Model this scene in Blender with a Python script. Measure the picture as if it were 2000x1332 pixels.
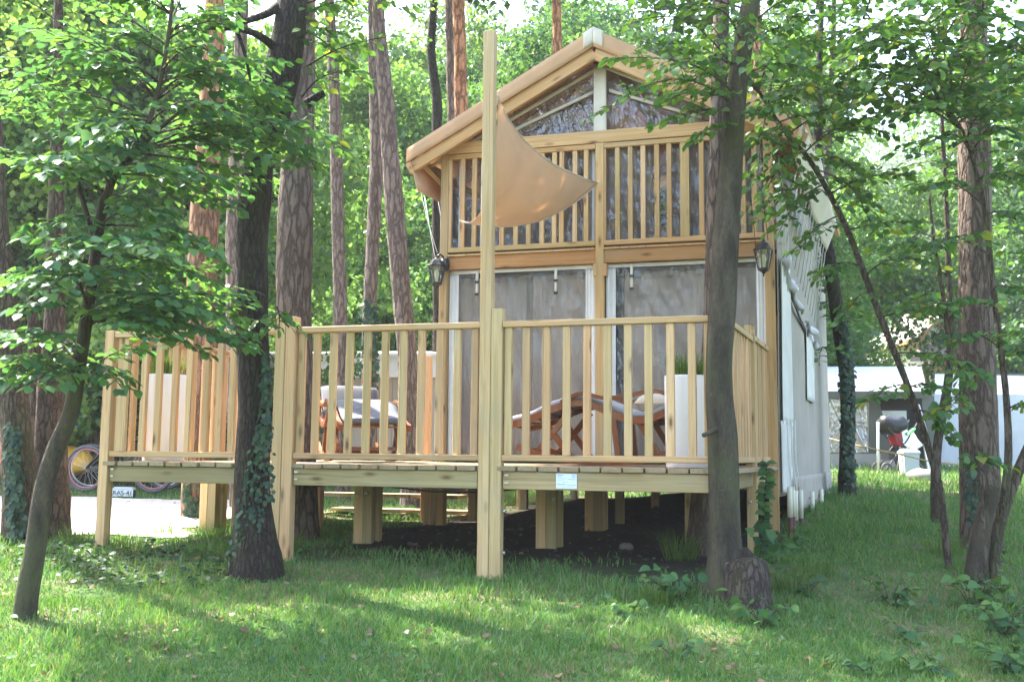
import bpy, math, random
import numpy as np
from mathutils import Matrix, Vector

rnd = random.Random(7)
rng = np.random.default_rng(11)
scene = bpy.context.scene
for o in list(bpy.data.objects):
    bpy.data.objects.remove(o)
COL = scene.collection

# ------------------------------------------------------------------ camera
P = math.radians(6.28); RL = math.radians(0.54)
F3 = np.array([0, math.cos(P), math.sin(P)]); U0 = np.array([0, -math.sin(P), math.cos(P)]); R0 = np.array([1., 0, 0])
R3 = R0*math.cos(RL)+U0*math.sin(RL); U3 = U0*math.cos(RL)-R0*math.sin(RL)
CAM = np.array([0, 0, 1.65])
cam = bpy.data.cameras.new('camera'); camo = bpy.data.objects.new('camera', cam); COL.objects.link(camo)
m = Matrix.Identity(4)
for i in range(3):
    m[i][0] = R3[i]; m[i][1] = U3[i]; m[i][2] = -F3[i]; m[i][3] = CAM[i]
camo.matrix_world = m
cam.sensor_width = 36; cam.lens = 36; cam.clip_end = 2000; cam.clip_start = 0.05
scene.camera = camo

# ------------------------------------------------------------------ light and exposure
SUN_EL = math.radians(54); SUN_AZ = math.atan2(-0.76, 0.65)
SD = Vector((math.sin(SUN_AZ)*math.cos(SUN_EL), math.cos(SUN_AZ)*math.cos(SUN_EL), math.sin(SUN_EL)))
world = bpy.data.worlds.new('World'); scene.world = world; world.use_nodes = True
wn = world.node_tree
bg = wn.nodes['Background']
sky = wn.nodes.new('ShaderNodeTexSky'); sky.sky_type = 'NISHITA'; sky.sun_disc = False
sky.sun_elevation = SUN_EL; sky.sun_rotation = SUN_AZ % (2*math.pi); sky.dust_density = 3.0; sky.air_density = 1.2; sky.ozone_density = 1.0
wn.links.new(sky.outputs[0], bg.inputs[0]); bg.inputs[1].default_value = 0.15
sl = bpy.data.lights.new('sun', 'SUN'); sl.energy = 4.2; sl.angle = math.radians(0.6); sl.color = (1, .95, .86)
so = bpy.data.objects.new('sun', sl); COL.objects.link(so); so.rotation_euler = SD.to_track_quat('Z', 'Y').to_euler(); so.location = (-10, 15, 30)
vs = scene.view_settings
vs.view_transform = 'Standard'; vs.look = 'None'; vs.gamma = 1; vs.use_curve_mapping = False; vs.exposure = 2.9
HAZE = .0008
scene.render.engine = 'CYCLES'
cy = scene.cycles
cy.use_denoising = True
try: cy.denoiser = 'OPENIMAGEDENOISE'
except Exception: pass
cy.max_bounces = 6; cy.diffuse_bounces = 4; cy.glossy_bounces = 2; cy.transmission_bounces = 4; cy.transparent_max_bounces = 12; cy.volume_bounces = 0
cy.caustics_reflective = False; cy.caustics_refractive = False; cy.sample_clamp_indirect = 6

# ------------------------------------------------------------------ placing by view ray and distance
def ray(px, py): return F3 + R3*(px-1000)/2000. + U3*(666-py)/2000.
def at(px, py, Y):
    d = ray(px, py); return CAM + d*(Y/d[1])
DA = math.radians(16.5); DB = math.radians(21)
DU = np.array([math.cos(DA), -math.sin(DA), 0]); DV = np.array([math.sin(DB), math.cos(DB), 0])
C0 = at(1410, 900, 7.05); C0[2] = 0
ZUP = np.array([0, 0, 1.])
def D(u, v, z): return C0 + DU*u + DV*v + ZUP*z
def uv_of(x, y):
    q0 = x-C0[0]; q1 = y-C0[1]
    det = DU[0]*DV[1]-DV[0]*DU[1]
    return (q0*DV[1]-q1*DV[0])/det, (DU[0]*q1-DU[1]*q0)/det

# ------------------------------------------------------------------ noise
def _h(ix, iy, iz, s):
    n = (ix*374761393 + iy*668265263 + iz*2147483647 + s*1274126177) & 0xffffffff
    n = ((n ^ (n >> 13)) * 1274126177) & 0xffffffff
    n = (n ^ (n >> 16)) & 0xffff
    return n/65535.*2-1
def vnoise(p, s=0):
    p = np.asarray(p, float); i = np.floor(p).astype(np.int64); f = p-i; f = f*f*(3-2*f)
    r = 0
    for a in (0, 1):
        for b in (0, 1):
            for c in (0, 1):
                w = (f[..., 0] if a else 1-f[..., 0])*(f[..., 1] if b else 1-f[..., 1])*(f[..., 2] if c else 1-f[..., 2])
                r = r + w*_h(i[..., 0]+a, i[..., 1]+b, i[..., 2]+c, s)
    return r
def fbm(p, s=0, o=3):
    p = np.asarray(p, float); r = 0; a = 1.
    for k in range(o): r = r + a*vnoise(p*(2**k), s+k*17); a *= .5
    return r
def sstep(a, b, x):
    t = np.clip((x-a)/(b-a), 0, 1); return t*t*(3-2*t)

YK = [-60, -5, 0, 5.2, 7.0, 7.8, 9, 11, 14, 20, 40, 70, 170]
ZR = [-2.5, -.5, .05, .54, .70, .80, .90, 1.02, 1.28, 1.50, 2.6, 5.0, 8.]
ZL = [-2.5, -.5, .05, .54, .72, .82, .89, .95, 1.02, 1.15, 1.6, 2.5, 5.]
def gz(x, y):
    x = np.asarray(x, float); y = np.asarray(y, float)
    b = sstep(-1.5, 3.5, x - .12*y)
    z = np.interp(y, YK, ZR)*b + np.interp(y, YK, ZL)*(1-b)
    p = np.stack([x*.7, y*.7, x*0], -1)
    z = z + .035*vnoise(p, 3) + .012*vnoise(p*4, 5)
    z = z - .05*np.exp(-(((x+.1)/.7)**2+((y-7.4)/.6)**2))
    z = z - .10*sstep(.9, 2.2, x)*sstep(8.2, 6.4, y)*sstep(4.6, 5.6, y)
    return z

# ------------------------------------------------------------------ objects
WM = {}
def link(o, M=None, parent=None):
    COL.objects.link(o)
    M = M if M is not None else Matrix.Identity(4)
    if parent is not None:
        o.parent = parent; o.matrix_basis = WM[parent.name].inverted() @ M
    else:
        o.matrix_basis = M
    WM[o.name] = M
    return o
def thing(name, label, cat, loc, group=None):
    o = bpy.data.objects.new(name, None); o.empty_display_size = .2
    link(o, Matrix.Translation(Vector(loc))); tag(o, label, cat, group); return o
def tag(o, label=None, cat=None, group=None, kind=None):
    if label: o['label'] = label
    if cat: o['category'] = cat
    if group: o['group'] = group
    if kind: o['kind'] = kind
    return o
def fast_mesh(name, v, fl, mat, smooth=False):
    """v (N,3); fl: list of (M,k) int arrays"""
    me = bpy.data.meshes.new(name)
    v = np.asarray(v, np.float32)
    me.vertices.add(len(v)); me.vertices.foreach_set('co', v.ravel())
    idx = np.concatenate([np.asarray(f, np.int32).ravel() for f in fl])
    cnt = np.concatenate([np.full(len(f), np.asarray(f).shape[1], np.int32) for f in fl])
    st = np.concatenate([[0], np.cumsum(cnt)[:-1]]).astype(np.int32)
    me.loops.add(len(idx)); me.loops.foreach_set('vertex_index', idx)
    me.polygons.add(len(cnt)); me.polygons.foreach_set('loop_start', st)
    try: me.polygons.foreach_set('loop_total', cnt)
    except Exception: pass
    if smooth: me.polygons.foreach_set('use_smooth', np.ones(len(cnt), bool))
    me.update(calc_edges=True)
    if mat: me.materials.append(mat)
    return me
class MB:
    def __init__(s): s.v = []; s.f = []; s.n = 0
    def add(s, v, f):
        s.v.append(np.asarray(v, float).reshape(-1, 3)); s.f += [tuple(i+s.n for i in q) for q in f]; s.n += len(s.v[-1]); return s
    def box(s, o, a, b, c):
        """corner o, edge vectors a,b,c"""
        o, a, b, c = [np.asarray(k, float) for k in (o, a, b, c)]
        v = [o, o+a, o+a+b, o+b, o+c, o+a+c, o+a+b+c, o+b+c]
        f = [(0, 3, 2, 1), (4, 5, 6, 7), (0, 1, 5, 4), (1, 2, 6, 5), (2, 3, 7, 6), (3, 0, 4, 7)]
        if np.dot(np.cross(a, b), c) < 0: f = [q[::-1] for q in f]
        return s.add(v, f)
    def tube(s, pts, r, n=8, cap=True):
        v, f = tube_arrays(pts, r, n, cap); return s.add(v, f)
    def bar(s, pts, side, w, h):
        """rectangular bar following pts; side = unit vector of its width"""
        pts = np.asarray(pts, float); side = np.asarray(side, float); V = []; L = len(pts)
        for i in range(L):
            t = pts[min(i+1, L-1)]-pts[max(i-1, 0)]; t /= np.linalg.norm(t)
            nn = np.cross(t, side); nn /= np.linalg.norm(nn)
            for a, b in ((-1, -1), (1, -1), (1, 1), (-1, 1)): V.append(pts[i]+side*w/2*a+nn*h/2*b)
        Fc = [(3, 2, 1, 0), tuple(4*(L-1)+k for k in range(4))]
        for i in range(L-1):
            for k in range(4): Fc.append((4*i+k, 4*i+(k+1) % 4, 4*i+4+(k+1) % 4, 4*i+4+k))
        return s.add(V, Fc)
    def lathe(s, prof, c, n=24, cap=True):
        V = []; c = np.asarray(c, float)
        for (r, z) in prof:
            for k in range(n):
                a = 2*math.pi*k/n; V.append(c+np.array([r*math.cos(a), r*math.sin(a), z]))
        Fc = []
        for i in range(len(prof)-1):
            for k in range(n): Fc.append((i*n+k, i*n+(k+1) % n, (i+1)*n+(k+1) % n, (i+1)*n+k))
        if cap:
            Fc.append(tuple(range(n))[::-1]); Fc.append(tuple((len(prof)-1)*n+k for k in range(n)))
        return s.add(V, Fc)
    def mesh(s, name, mat, org, smooth=False):
        v = np.concatenate(s.v)-org
        me = bpy.data.meshes.new(name); me.from_pydata(v.tolist(), [], s.f)
        if smooth: me.polygons.foreach_set('use_smooth', np.ones(len(me.polygons), bool))
        me.materials.append(mat); me.update(); return me
    def build(s, name, mat, parent=None, smooth=False, org=None):
        v = np.concatenate(s.v); org = (v.min(0)+v.max(0))/2 if org is None else np.asarray(org, float)
        o = bpy.data.objects.new(name, s.mesh(name, mat, org, smooth))
        return link(o, Matrix.Translation(Vector(org)), parent)
def frame_along(t, ref=None):
    t = t/np.linalg.norm(t); ref = np.array([.31, .95, .05]) if ref is None else ref
    a = np.cross(ref, t); a /= np.linalg.norm(a); b = np.cross(t, a); return a, b
def tube_arrays(pts, r, n=8, cap=True):
    pts = np.asarray(pts, float); L = len(pts); r = np.broadcast_to(np.asarray(r, float), (L,))
    T = np.gradient(pts, axis=0); T /= np.linalg.norm(T, axis=1)[:, None]+1e-9
    ang = np.linspace(0, 2*np.pi, n, endpoint=False); V = np.zeros((L, n, 3))
    a, b = frame_along(T[0] if abs(T[0][1]) < .9 else T[0]+np.array([.3, 0, .3]))
    for i in range(L):
        a = a-T[i]*np.dot(a, T[i]); a /= np.linalg.norm(a)+1e-9; b = np.cross(T[i], a)
        V[i] = pts[i]+r[i]*(np.cos(ang)[:, None]*a+np.sin(ang)[:, None]*b)
    f = []
    for i in range(L-1):
        for k in range(n): f.append((i*n+k, i*n+(k+1) % n, (i+1)*n+(k+1) % n, (i+1)*n+k))
    if cap: f.append(tuple(range(n))[::-1]); f.append(tuple((L-1)*n+k for k in range(n)))
    return V.reshape(-1, 3), f
def smooth_path(pts, n):
    pts = np.asarray(pts, float); L = len(pts)
    seg = np.r_[0, np.cumsum(np.linalg.norm(np.diff(pts[:, :3], axis=0), axis=1))]
    out = []
    for t in np.linspace(0, seg[-1], n):
        i = min(max(np.searchsorted(seg, t)-1, 0), L-2); u = (t-seg[i])/(seg[i+1]-seg[i]+1e-9)
        p0, p1, p2, p3 = pts[max(i-1, 0)], pts[i], pts[i+1], pts[min(i+2, L-1)]
        out.append(.5*((2*p1)+(-p0+p2)*u+(2*p0-5*p1+4*p2-p3)*u*u+(-p0+3*p1-3*p2+p3)*u**3))
    return np.array(out)

_cache = {}
def cham_mesh(w, d, L, mat, ch=.004):
    key = (round(w, 4), round(d, 4), round(L, 3), mat.name)
    if key in _cache: return _cache[key]
    V = []; x = w/2; y = d/2; c = min(ch, w*.2, d*.2)
    def ring(z, xx, yy, cc): return [(xx-cc, -yy, z), (xx, -yy+cc, z), (xx, yy-cc, z), (xx-cc, yy, z), (-xx+cc, yy, z), (-xx, yy-cc, z), (-xx, -yy+cc, z), (-xx+cc, -yy, z)]
    for z, k in ((0, c*.5), (c*.5, 0), (L-c*.5, 0), (L, c*.5)): V += ring(z, x-k, y-k, c)
    f = [tuple(range(8))[::-1], tuple(24+k for k in range(8))]
    for i in range(3):
        for k in range(8): f.append((8*i+k, 8*i+(k+1) % 8, 8*i+8+(k+1) % 8, 8*i+8+k))
    me = bpy.data.meshes.new('timber'); me.from_pydata(V, [], f); me.materials.append(mat); me.update()
    _cache[key] = me; return me
def timber(name, w, d, p0, p1, mat, parent, xdir=None):
    """timber from p0 to p1 (axis), width w along xdir, depth d"""
    p0 = np.asarray(p0, float); p1 = np.asarray(p1, float); L = np.linalg.norm(p1-p0); z = (p1-p0)/L
    x = np.asarray(DU if xdir is None else xdir, float); x = x-z*np.dot(x, z); x /= np.linalg.norm(x); y = np.cross(z, x)
    M = Matrix.Identity(4)
    for i in range(3): M[i][0] = x[i]; M[i][1] = y[i]; M[i][2] = z[i]; M[i][3] = p0[i]
    return link(bpy.data.objects.new(name, cham_mesh(w, d, L, mat)), M, parent)

# ------------------------------------------------------------------ materials
def new_mat(name):
    mt = bpy.data.materials.new(name); mt.use_nodes = True; nt = mt.node_tree; nt.nodes.clear()
    out = nt.nodes.new('ShaderNodeOutputMaterial'); return mt, nt, out
class NT:
    def __init__(s, nt): s.nt = nt
    def n(s, t, **k):
        nd = s.nt.nodes.new(t)
        for a, b in k.items():
            if a.startswith('i_'):
                key = a[2:]; key = int(key) if key.isdigit() else key.replace('_', ' ')
                nd.inputs[key].default_value = b
            else: setattr(nd, a, b)
        return nd
    def l(s, a, b): s.nt.links.new(a, b)
    def ramp(s, fac, stops, interp='LINEAR'):
        r = s.n('ShaderNodeValToRGB'); r.color_ramp.interpolation = interp
        e = r.color_ramp.elements
        while len(e) < len(stops): e.new(.5)
        for k, (p, c) in enumerate(stops): e[k].position = p; e[k].color = (*c, 1) if len(c) == 3 else c
        s.l(fac, r.inputs[0]); return r.outputs[0]
    def mix(s, fac, a, b, bt='MIX'):
        x = s.n('ShaderNodeMix', data_type='RGBA', blend_type=bt)
        for v, i in ((fac, 0), (a, 6), (b, 7)):
            if hasattr(v, 'links'): s.l(v, x.inputs[i])
            else: x.inputs[i].default_value = v if i == 0 else (*v, 1) if len(v) == 3 else v
        return x.outputs[2]
    def math(s, op, a, b=None, c=None):
        x = s.n('ShaderNodeMath', operation=op)
        for i, v in enumerate((a, b, c)):
            if v is None: continue
            if hasattr(v, 'links'): s.l(v, x.inputs[i])
            else: x.inputs[i].default_value = v
        return x.outputs[0]
    def noise(s, vec, scale, detail=3, rough=.55, dist=0):
        x = s.n('ShaderNodeTexNoise'); x.inputs['Scale'].default_value = scale; x.inputs['Detail'].default_value = detail
        x.inputs['Roughness'].default_value = rough; x.inputs['Distortion'].default_value = dist
        if vec is not None: s.l(vec, x.inputs['Vector'])
        return x.outputs[0]
    def mapping(s, vec, scale=(1, 1, 1), loc=None):
        x = s.n('ShaderNodeMapping'); x.inputs['Scale'].default_value = scale; s.l(vec, x.inputs['Vector'])
        if loc is not None: s.l(loc, x.inputs['Location'])
        return x.outputs[0]
    def bump(s, h, strength, dist=.01):
        x = s.n('ShaderNodeBump'); x.inputs['Strength'].default_value = strength; x.inputs['Distance'].default_value = dist
        s.l(h, x.inputs['Height']); return x.outputs[0]
def setc(nd, key, v, N):
    if hasattr(v, 'links'): N.l(v, nd.inputs[key])
    else: nd.inputs[key].default_value = (*v, 1) if isinstance(v, tuple) and len(v) == 3 else v
def principled(N, out, col, rough=.6, normal=None, metal=0, spec=.5):
    b = N.n('ShaderNodeBsdfPrincipled'); setc(b, 'Base Color', col, N); setc(b, 'Roughness', rough, N)
    b.inputs['Metallic'].default_value = metal; b.inputs['Specular IOR Level'].default_value = spec
    if normal is not None: N.l(normal, b.inputs['Normal'])
    N.l(b.outputs[0], out.inputs[0]); return b
def plain(name, col, rough=.6, metal=0, var=.12, nscale=8, bump=.0, spec=.5):
    mt, nt, out = new_mat(name); N = NT(nt); tc = N.n('ShaderNodeTexCoord').outputs['Object']
    n = N.noise(tc, nscale, 4); f = N.math('MULTIPLY_ADD', n, 2*var, 1-var)
    c = N.mix(1., col, (1, 1, 1), 'MULTIPLY'); hsv = N.n('ShaderNodeHueSaturation'); hsv.inputs['Color'].default_value = (*col, 1); N.l(f, hsv.inputs['Value'])
    nm = N.bump(N.noise(tc, nscale*9, 3), bump, .005) if bump else None
    principled(N, out, hsv.outputs[0], rough, nm, metal, spec); return mt
def wood(name, c1, c2, c3, green=.0, rough=.7):
    mt, nt, out = new_mat(name); N = NT(nt); tc = N.n('ShaderNodeTexCoord').outputs['Object']
    oi = N.n('ShaderNodeObjectInfo'); rv = oi.outputs['Random']
    comb = N.n('ShaderNodeCombineXYZ'); 
    N.l(N.math('MULTIPLY', rv, 3.7), comb.inputs[0]); N.l(N.math('MULTIPLY', rv, 9.1), comb.inputs[1]); N.l(N.math('MULTIPLY', rv, 41.), comb.inputs[2])
    v = N.n('ShaderNodeVectorMath', operation='ADD'); N.l(tc, v.inputs[0]); N.l(comb.outputs[0], v.inputs[1]); vec = v.outputs[0]
    warp = N.noise(N.mapping(vec, (3, 3, .8)), 1.0, 2)
    g = N.noise(N.mapping(vec, (38, 38, 1.1)), 1.0, 4, .6, 1.2)
    big = N.noise(N.mapping(vec, (5, 5, .9)), 1.0, 3)
    c = N.ramp(g, [(.30, c3), (.5, c1), (.70, c2)])
    c = N.mix(N.math('MULTIPLY', N.math('SUBTRACT', rv, .2), .55), c, c3)
    c = N.mix(N.ramp(big, [(.45, (0, 0, 0)), (.75, (.5, .5, .5))]), c, (c3[0]*.9, c3[1]*1.02, c3[2]*.9))
    # knots
    vo = N.n('ShaderNodeTexVoronoi'); N.l(N.mapping(vec, (9, 9, 3.0)), vo.inputs['Vector']); vo.inputs['Scale'].default_value = 1.0
    kd = N.math('MULTIPLY_ADD', g, .05, vo.outputs['Distance'])
    c = N.mix(N.ramp(kd, [(.09, (.9, .9, .9)), (.13, (.55, .55, .55)), (.25, (0, 0, 0))]), c, (.12, .058, .025))
    # grey weathering
    w = N.noise(N.mapping(vec, (4, 4, 1.3)), 1.3, 4)
    c = N.mix(N.ramp(w, [(.5, (0, 0, 0)), (.8, (.45, .45, .45))]), c, (.30, .28, .22))
    r2 = N.math('FRACT', N.math('MULTIPLY', rv, 7.31))
    c = N.mix(1., c, N.ramp(r2, [(.0, (1.12, 1.08, 1.02)), (.3, (.93, .96, .88)), (.6, (1.05, .95, .90)), (.8, (.98, .86, .76)), (1., (.82, .82, .78))]), 'MULTIPLY')
    gs = N.noise(N.mapping(vec, (2.5, 2.5, .7)), 1.9, 4); c = N.mix(N.ramp(gs, [(.54, (0, 0, 0)), (.8, (.3, .3, .3))]), c, (.30, .28, .17))
    cr = N.noise(N.mapping(vec, (55, 55, .55)), 1.0, 2, .5); c = N.mix(N.ramp(cr, [(.68, (0, 0, 0)), (.71, (.6, .6, .6))]), c, (.09, .05, .025))
    if green: c = N.mix(green, c, (.30, .33, .16))
    nm = N.bump(g, .45, .004)
    principled(N, out, c, rough, nm, 0, .3); return mt
def leaf_mat(name, c_dark, c_mid, c_light, trans=.45, gloss=.08, tint=(1.15, 1.2, .55), extra=None):
    mt, nt, out = new_mat(name); N = NT(nt)
    rp = N.n('ShaderNodeNewGeometry').outputs['Random Per Island']; oi = N.n('ShaderNodeObjectInfo').outputs['Random']
    r = N.math('FRACT', N.math('ADD', rp, N.math('MULTIPLY', oi, .77)))
    st = [(0, c_dark), (.5, c_mid), (.93, c_light)] + ([(.975, extra)] if extra else [])
    c = N.ramp(r, st)
    if name.startswith('forest'):
        tn = N.ramp(oi, [(.0, (.55, .62, .66)), (.35, (.85, .9, .95)), (.7, (1.05, 1.0, .95)), (1., (1.2, 1.12, .9))]); c = N.mix(1., c, tn, 'MULTIPLY')
    d = N.n('ShaderNodeBsdfDiffuse'); N.l(c, d.inputs[0])
    t = N.n('ShaderNodeBsdfTranslucent'); N.l(N.mix(1., c, tint, 'MULTIPLY'), t.inputs[0])
    mx = N.n('ShaderNodeMixShader'); mx.inputs[0].default_value = trans; N.l(d.outputs[0], mx.inputs[1]); N.l(t.outputs[0], mx.inputs[2])
    gl = N.n('ShaderNodeBsdfGlossy'); gl.inputs['Roughness'].default_value = .38; gl.inputs[0].default_value = (.9, .95, 1, 1)
    m2 = N.n('ShaderNodeMixShader'); m2.inputs[0].default_value = gloss*.5; N.l(mx.outputs[0], m2.inputs[1]); N.l(gl.outputs[0], m2.inputs[2])
    N.l(m2.outputs[0], out.inputs[0]); return mt
def bark(name, c1, c2, c3, top=None, z0=4, z1=8, scale=1., lichen=.0):
    mt, nt, out = new_mat(name); N = NT(nt); ge = N.n('ShaderNodeNewGeometry'); pos = ge.outputs['Position']
    v = N.mapping(pos, (17*scale, 17*scale, 4.2*scale))
    wv = N.n('ShaderNodeVectorMath', operation='ADD'); nz = N.n('ShaderNodeTexNoise'); nz.inputs['Scale'].default_value = 2.0; N.l(v, nz.inputs['Vector'])
    N.l(v, wv.inputs[0]); N.l(nz.outputs[1], wv.inputs[1])
    vo = N.n('ShaderNodeTexVoronoi', feature='DISTANCE_TO_EDGE'); N.l(wv.outputs[0], vo.inputs['Vector']); vo.inputs['Scale'].default_value = 1.0
    vc = N.n('ShaderNodeTexVoronoi'); N.l(wv.outputs[0], vc.inputs['Vector'])
    fine = N.noise(N.mapping(pos, (60*scale, 60*scale, 22*scale)), 1.0, 4, .65)
    cell = N.n('ShaderNodeSeparateColor'); N.l(vc.outputs['Color'], cell.inputs[0])
    c = N.mix(N.math('MULTIPLY', cell.outputs[0], .6), c1, c2)
    c = N.mix(N.ramp(fine, [(.35, (0, 0, 0)), (.7, (.8, .8, .8))]), c, c3)
    edge = N.ramp(vo.outputs['Distance'], [(.02, (1, 1, 1)), (.2, (0, 0, 0))])
    if top:
        sp = N.n('ShaderNodeSeparateXYZ'); N.l(pos, sp.inputs[0])
        zz = N.math('MULTIPLY_ADD', N.noise(N.mapping(pos, (2, 2, 1)), 1.2, 3), 3.5, sp.outputs[2])
        t = N.n('ShaderNodeMapRange'); t.inputs[1].default_value = z0+1.7; t.inputs[2].default_value = z1+1.7; N.l(zz, t.inputs[0])
        tf = N.ramp(fine, [(.3, (top[0]*.55, top[1]*.5, top[2]*.5)), (.62, top)])
        c = N.mix(t.outputs[0], c, tf)
    c = N.mix(N.math('MULTIPLY', edge, .75), c, (c1[0]*.3, c1[1]*.28, c1[2]*.28))
    if lichen:
        ln = N.noise(pos, 30, 4, .7); c = N.mix(N.ramp(ln, [(.66, (0, 0, 0)), (.72, (lichen,)*3)]), c, (.38, .40, .33))
        mo = N.noise(N.mapping(pos, (3, 3, .9)), 1.5, 4); c = N.mix(N.ramp(mo, [(.5, (0, 0, 0)), (.75, (.6, .6, .6))]), c, (.07, .085, .03))
    hgt = N.math('ADD', N.ramp(vo.outputs['Distance'], [(.0, (0, 0, 0)), (.22, (1, 1, 1))]), N.math('MULTIPLY', fine, .5))
    principled(N, out, c, .9, N.bump(hgt, .9, .02), 0, .2); return mt
def fabric(name, col, trans=.0, rough=.8, tcol=None, bump=.15, folds=0., dirt=.1):
    mt, nt, out = new_mat(name); N = NT(nt); tc = N.n('ShaderNodeTexCoord').outputs['Object']
    n = N.noise(tc, 3, 4); c = N.mix(N.ramp(n, [(.4, (0, 0, 0)), (.8, (1, 1, 1))]), col, tuple(k*(1-2*dirt) for k in col))
    h = N.math('ADD', N.noise(tc, 300, 1), N.math('MULTIPLY', N.noise(N.mapping(tc, (9, 9, 2)), 1, 3), 6))
    nm = N.bump(h, bump, .004)
    b = principled(N, out, c, rough, nm, 0, .25)
    if trans:
        t = N.n('ShaderNodeBsdfTranslucent'); t.inputs[0].default_value = (*(tcol or col), 1)
        mx = N.n('ShaderNodeMixShader'); mx.inputs[0].default_value = trans
        N.l(b.outputs[0], mx.inputs[1]); N.l(t.outputs[0], mx.inputs[2]); N.l(mx.outputs[0], out.inputs[0])
    return mt
def clear_plastic(name, tint=(.88, .87, .86), refl=.075, bscale=(11, 11, 3.5), bstr=.35, rough=.045):
    mt, nt, out = new_mat(name); N = NT(nt); tc = N.n('ShaderNodeTexCoord').outputs['Object']
    rot = N.n('ShaderNodeMapping'); rot.inputs['Rotation'].default_value = (0, .42, 0); N.l(tc, rot.inputs['Vector'])
    def crease(vec, sc, wd):
        n_ = N.noise(N.mapping(vec, sc), 1, 2, .5, .8); a_ = N.math('ABSOLUTE', N.math('SUBTRACT', n_, .5)); return N.ramp(a_, [(0, (1, 1, 1)), (wd, (0, 0, 0))])
    big = N.math('MULTIPLY', N.noise(N.mapping(tc, bscale), 1, 2, .5, 1.0), .45)
    h = N.math('ADD', big, N.math('MULTIPLY', N.noise(N.mapping(tc, (40, 40, 16)), 1, 2), .2))
    h = N.math('ADD', h, N.math('MULTIPLY', crease(rot.outputs[0], (bscale[0]*1.2, bscale[1]*1.2, bscale[2]*.28), .022), .28))
    h = N.math('ADD', h, N.math('MULTIPLY', crease(tc, (bscale[0]*.8, bscale[1]*.8, bscale[2]*2.2), .016), .2))
    nm = N.bump(h, bstr, .05)
    t = N.n('ShaderNodeBsdfTransparent'); t.inputs[0].default_value = (*tint, 1)
    g = N.n('ShaderNodeBsdfGlossy'); g.inputs['Roughness'].default_value = rough; N.l(nm, g.inputs['Normal'])
    d = N.n('ShaderNodeBsdfDiffuse'); d.inputs[0].default_value = (.7, .7, .7, 1)
    lw = N.n('ShaderNodeFresnel'); lw.inputs[0].default_value = 1.5; N.l(nm, lw.inputs['Normal'])
    a = N.n('ShaderNodeMixShader'); a.inputs[0].default_value = .06; N.l(t.outputs[0], a.inputs[1]); N.l(d.outputs[0], a.inputs[2])
    mx = N.n('ShaderNodeMixShader'); N.l(N.math('ADD', lw.outputs[0], refl-.04), mx.inputs[0]); N.l(a.outputs[0], mx.inputs[1]); N.l(g.outputs[0], mx.inputs[2])
    N.l(mx.outputs[0], out.inputs[0]); return mt

M_PINE = wood('treated_pine', (.565, .37, .205), (.65, .46, .275), (.43, .255, .13))
M_PINE_G = wood('treated_pine_greenish', (.535, .37, .20), (.615, .455, .265), (.41, .27, .135), .0)
M_BEAM = wood('deck_beam_pine', (.36, .28, .15), (.44, .35, .20), (.27, .205, .11), .05)
M_BOARD = wood('deck_board', (.30, .23, .15), (.36, .29, .19), (.22, .17, .11), .04)
M_BALC = wood('balcony_pine', (.51, .335, .155), (.60, .42, .22), (.38, .23, .095))
M_FLOORB = wood('orange_beam_pine', (.40, .22, .085), (.47, .28, .12), (.31, .155, .055))
M_TEAK = wood('red_hardwood', (.22, .070, .022), (.27, .09, .03), (.15, .045, .015), 0, .4)
M_BARK_DARK = bark('dark_bark', (.052, .040, .032), (.066, .051, .040), (.040, .032, .027), scale=1.9, lichen=.25)
def smooth_bark(name, c1, c2, spot):
    mt, nt, out = new_mat(name); N = NT(nt); pos = N.n('ShaderNodeNewGeometry').outputs['Position']
    a = N.noise(N.mapping(pos, (9, 9, 2.2)), 1.0, 5, .6, .8); b = N.noise(N.mapping(pos, (70, 70, 26)), 1.0, 4, .6); g = N.noise(pos, 2.2, 4, .6)
    c = N.mix(N.ramp(a, [(.36, (0, 0, 0)), (.64, (1, 1, 1))]), c1, c2); c = N.mix(N.ramp(b, [(.4, (0, 0, 0)), (.75, (.6, .6, .6))]), c, (c1[0]*.55, c1[1]*.55, c1[2]*.55))
    c = N.mix(N.ramp(g, [(.46, (0, 0, 0)), (.68, (.65, .65, .65))]), c, (.075, .085, .035))
    v = N.n('ShaderNodeTexVoronoi'); v.inputs['Scale'].default_value = 1.0; N.l(N.mapping(pos, (26, 26, 15)), v.inputs['Vector'])
    c = N.mix(N.ramp(N.math('MULTIPLY_ADD', b, .12, v.outputs['Distance']), [(.10, (.6, .6, .6)), (.15, (0, 0, 0))]), c, spot)
    principled(N, out, c, .85, N.bump(N.math('ADD', a, N.math('MULTIPLY', b, .9)), .9, .02), 0, .2); return mt
M_BARK_GREY = smooth_bark('grey_bark', (.034, .028, .020), (.092, .076, .052), (.20, .195, .16))
M_BARK_OLD = bark('old_bark', (.085, .065, .052), (.11, .085, .07), (.06, .048, .04), scale=1.6, lichen=.3)
M_BARK_PINE = bark('pine_bark', (.15, .11, .085), (.20, .15, .12), (.11, .085, .07), top=(.46, .235, .13), z0=5.0, z1=9.0, scale=.9)
M_BARK_PINE2 = bark('grey_pine_bark', (.19, .145, .12), (.26, .205, .175), (.14, .11, .095), top=(.40, .235, .15), z0=7.5, z1=13, scale=.9)
M_BARK_RED = bark('red_pine_bark', (.23, .135, .085), (.31, .18, .115), (.17, .10, .07), top=(.5, .25, .135), z0=3.0, z1=7.0, scale=.8)
M_BARK_TWIN = bark('twin_bark', (.115, .078, .056), (.155, .108, .08), (.085, .06, .045), scale=1.5, lichen=.2)
M_STEM = bark('sapling_bark', (.13, .10, .075), (.16, .125, .095), (.10, .08, .06), scale=1.5, lichen=.7)
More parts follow.
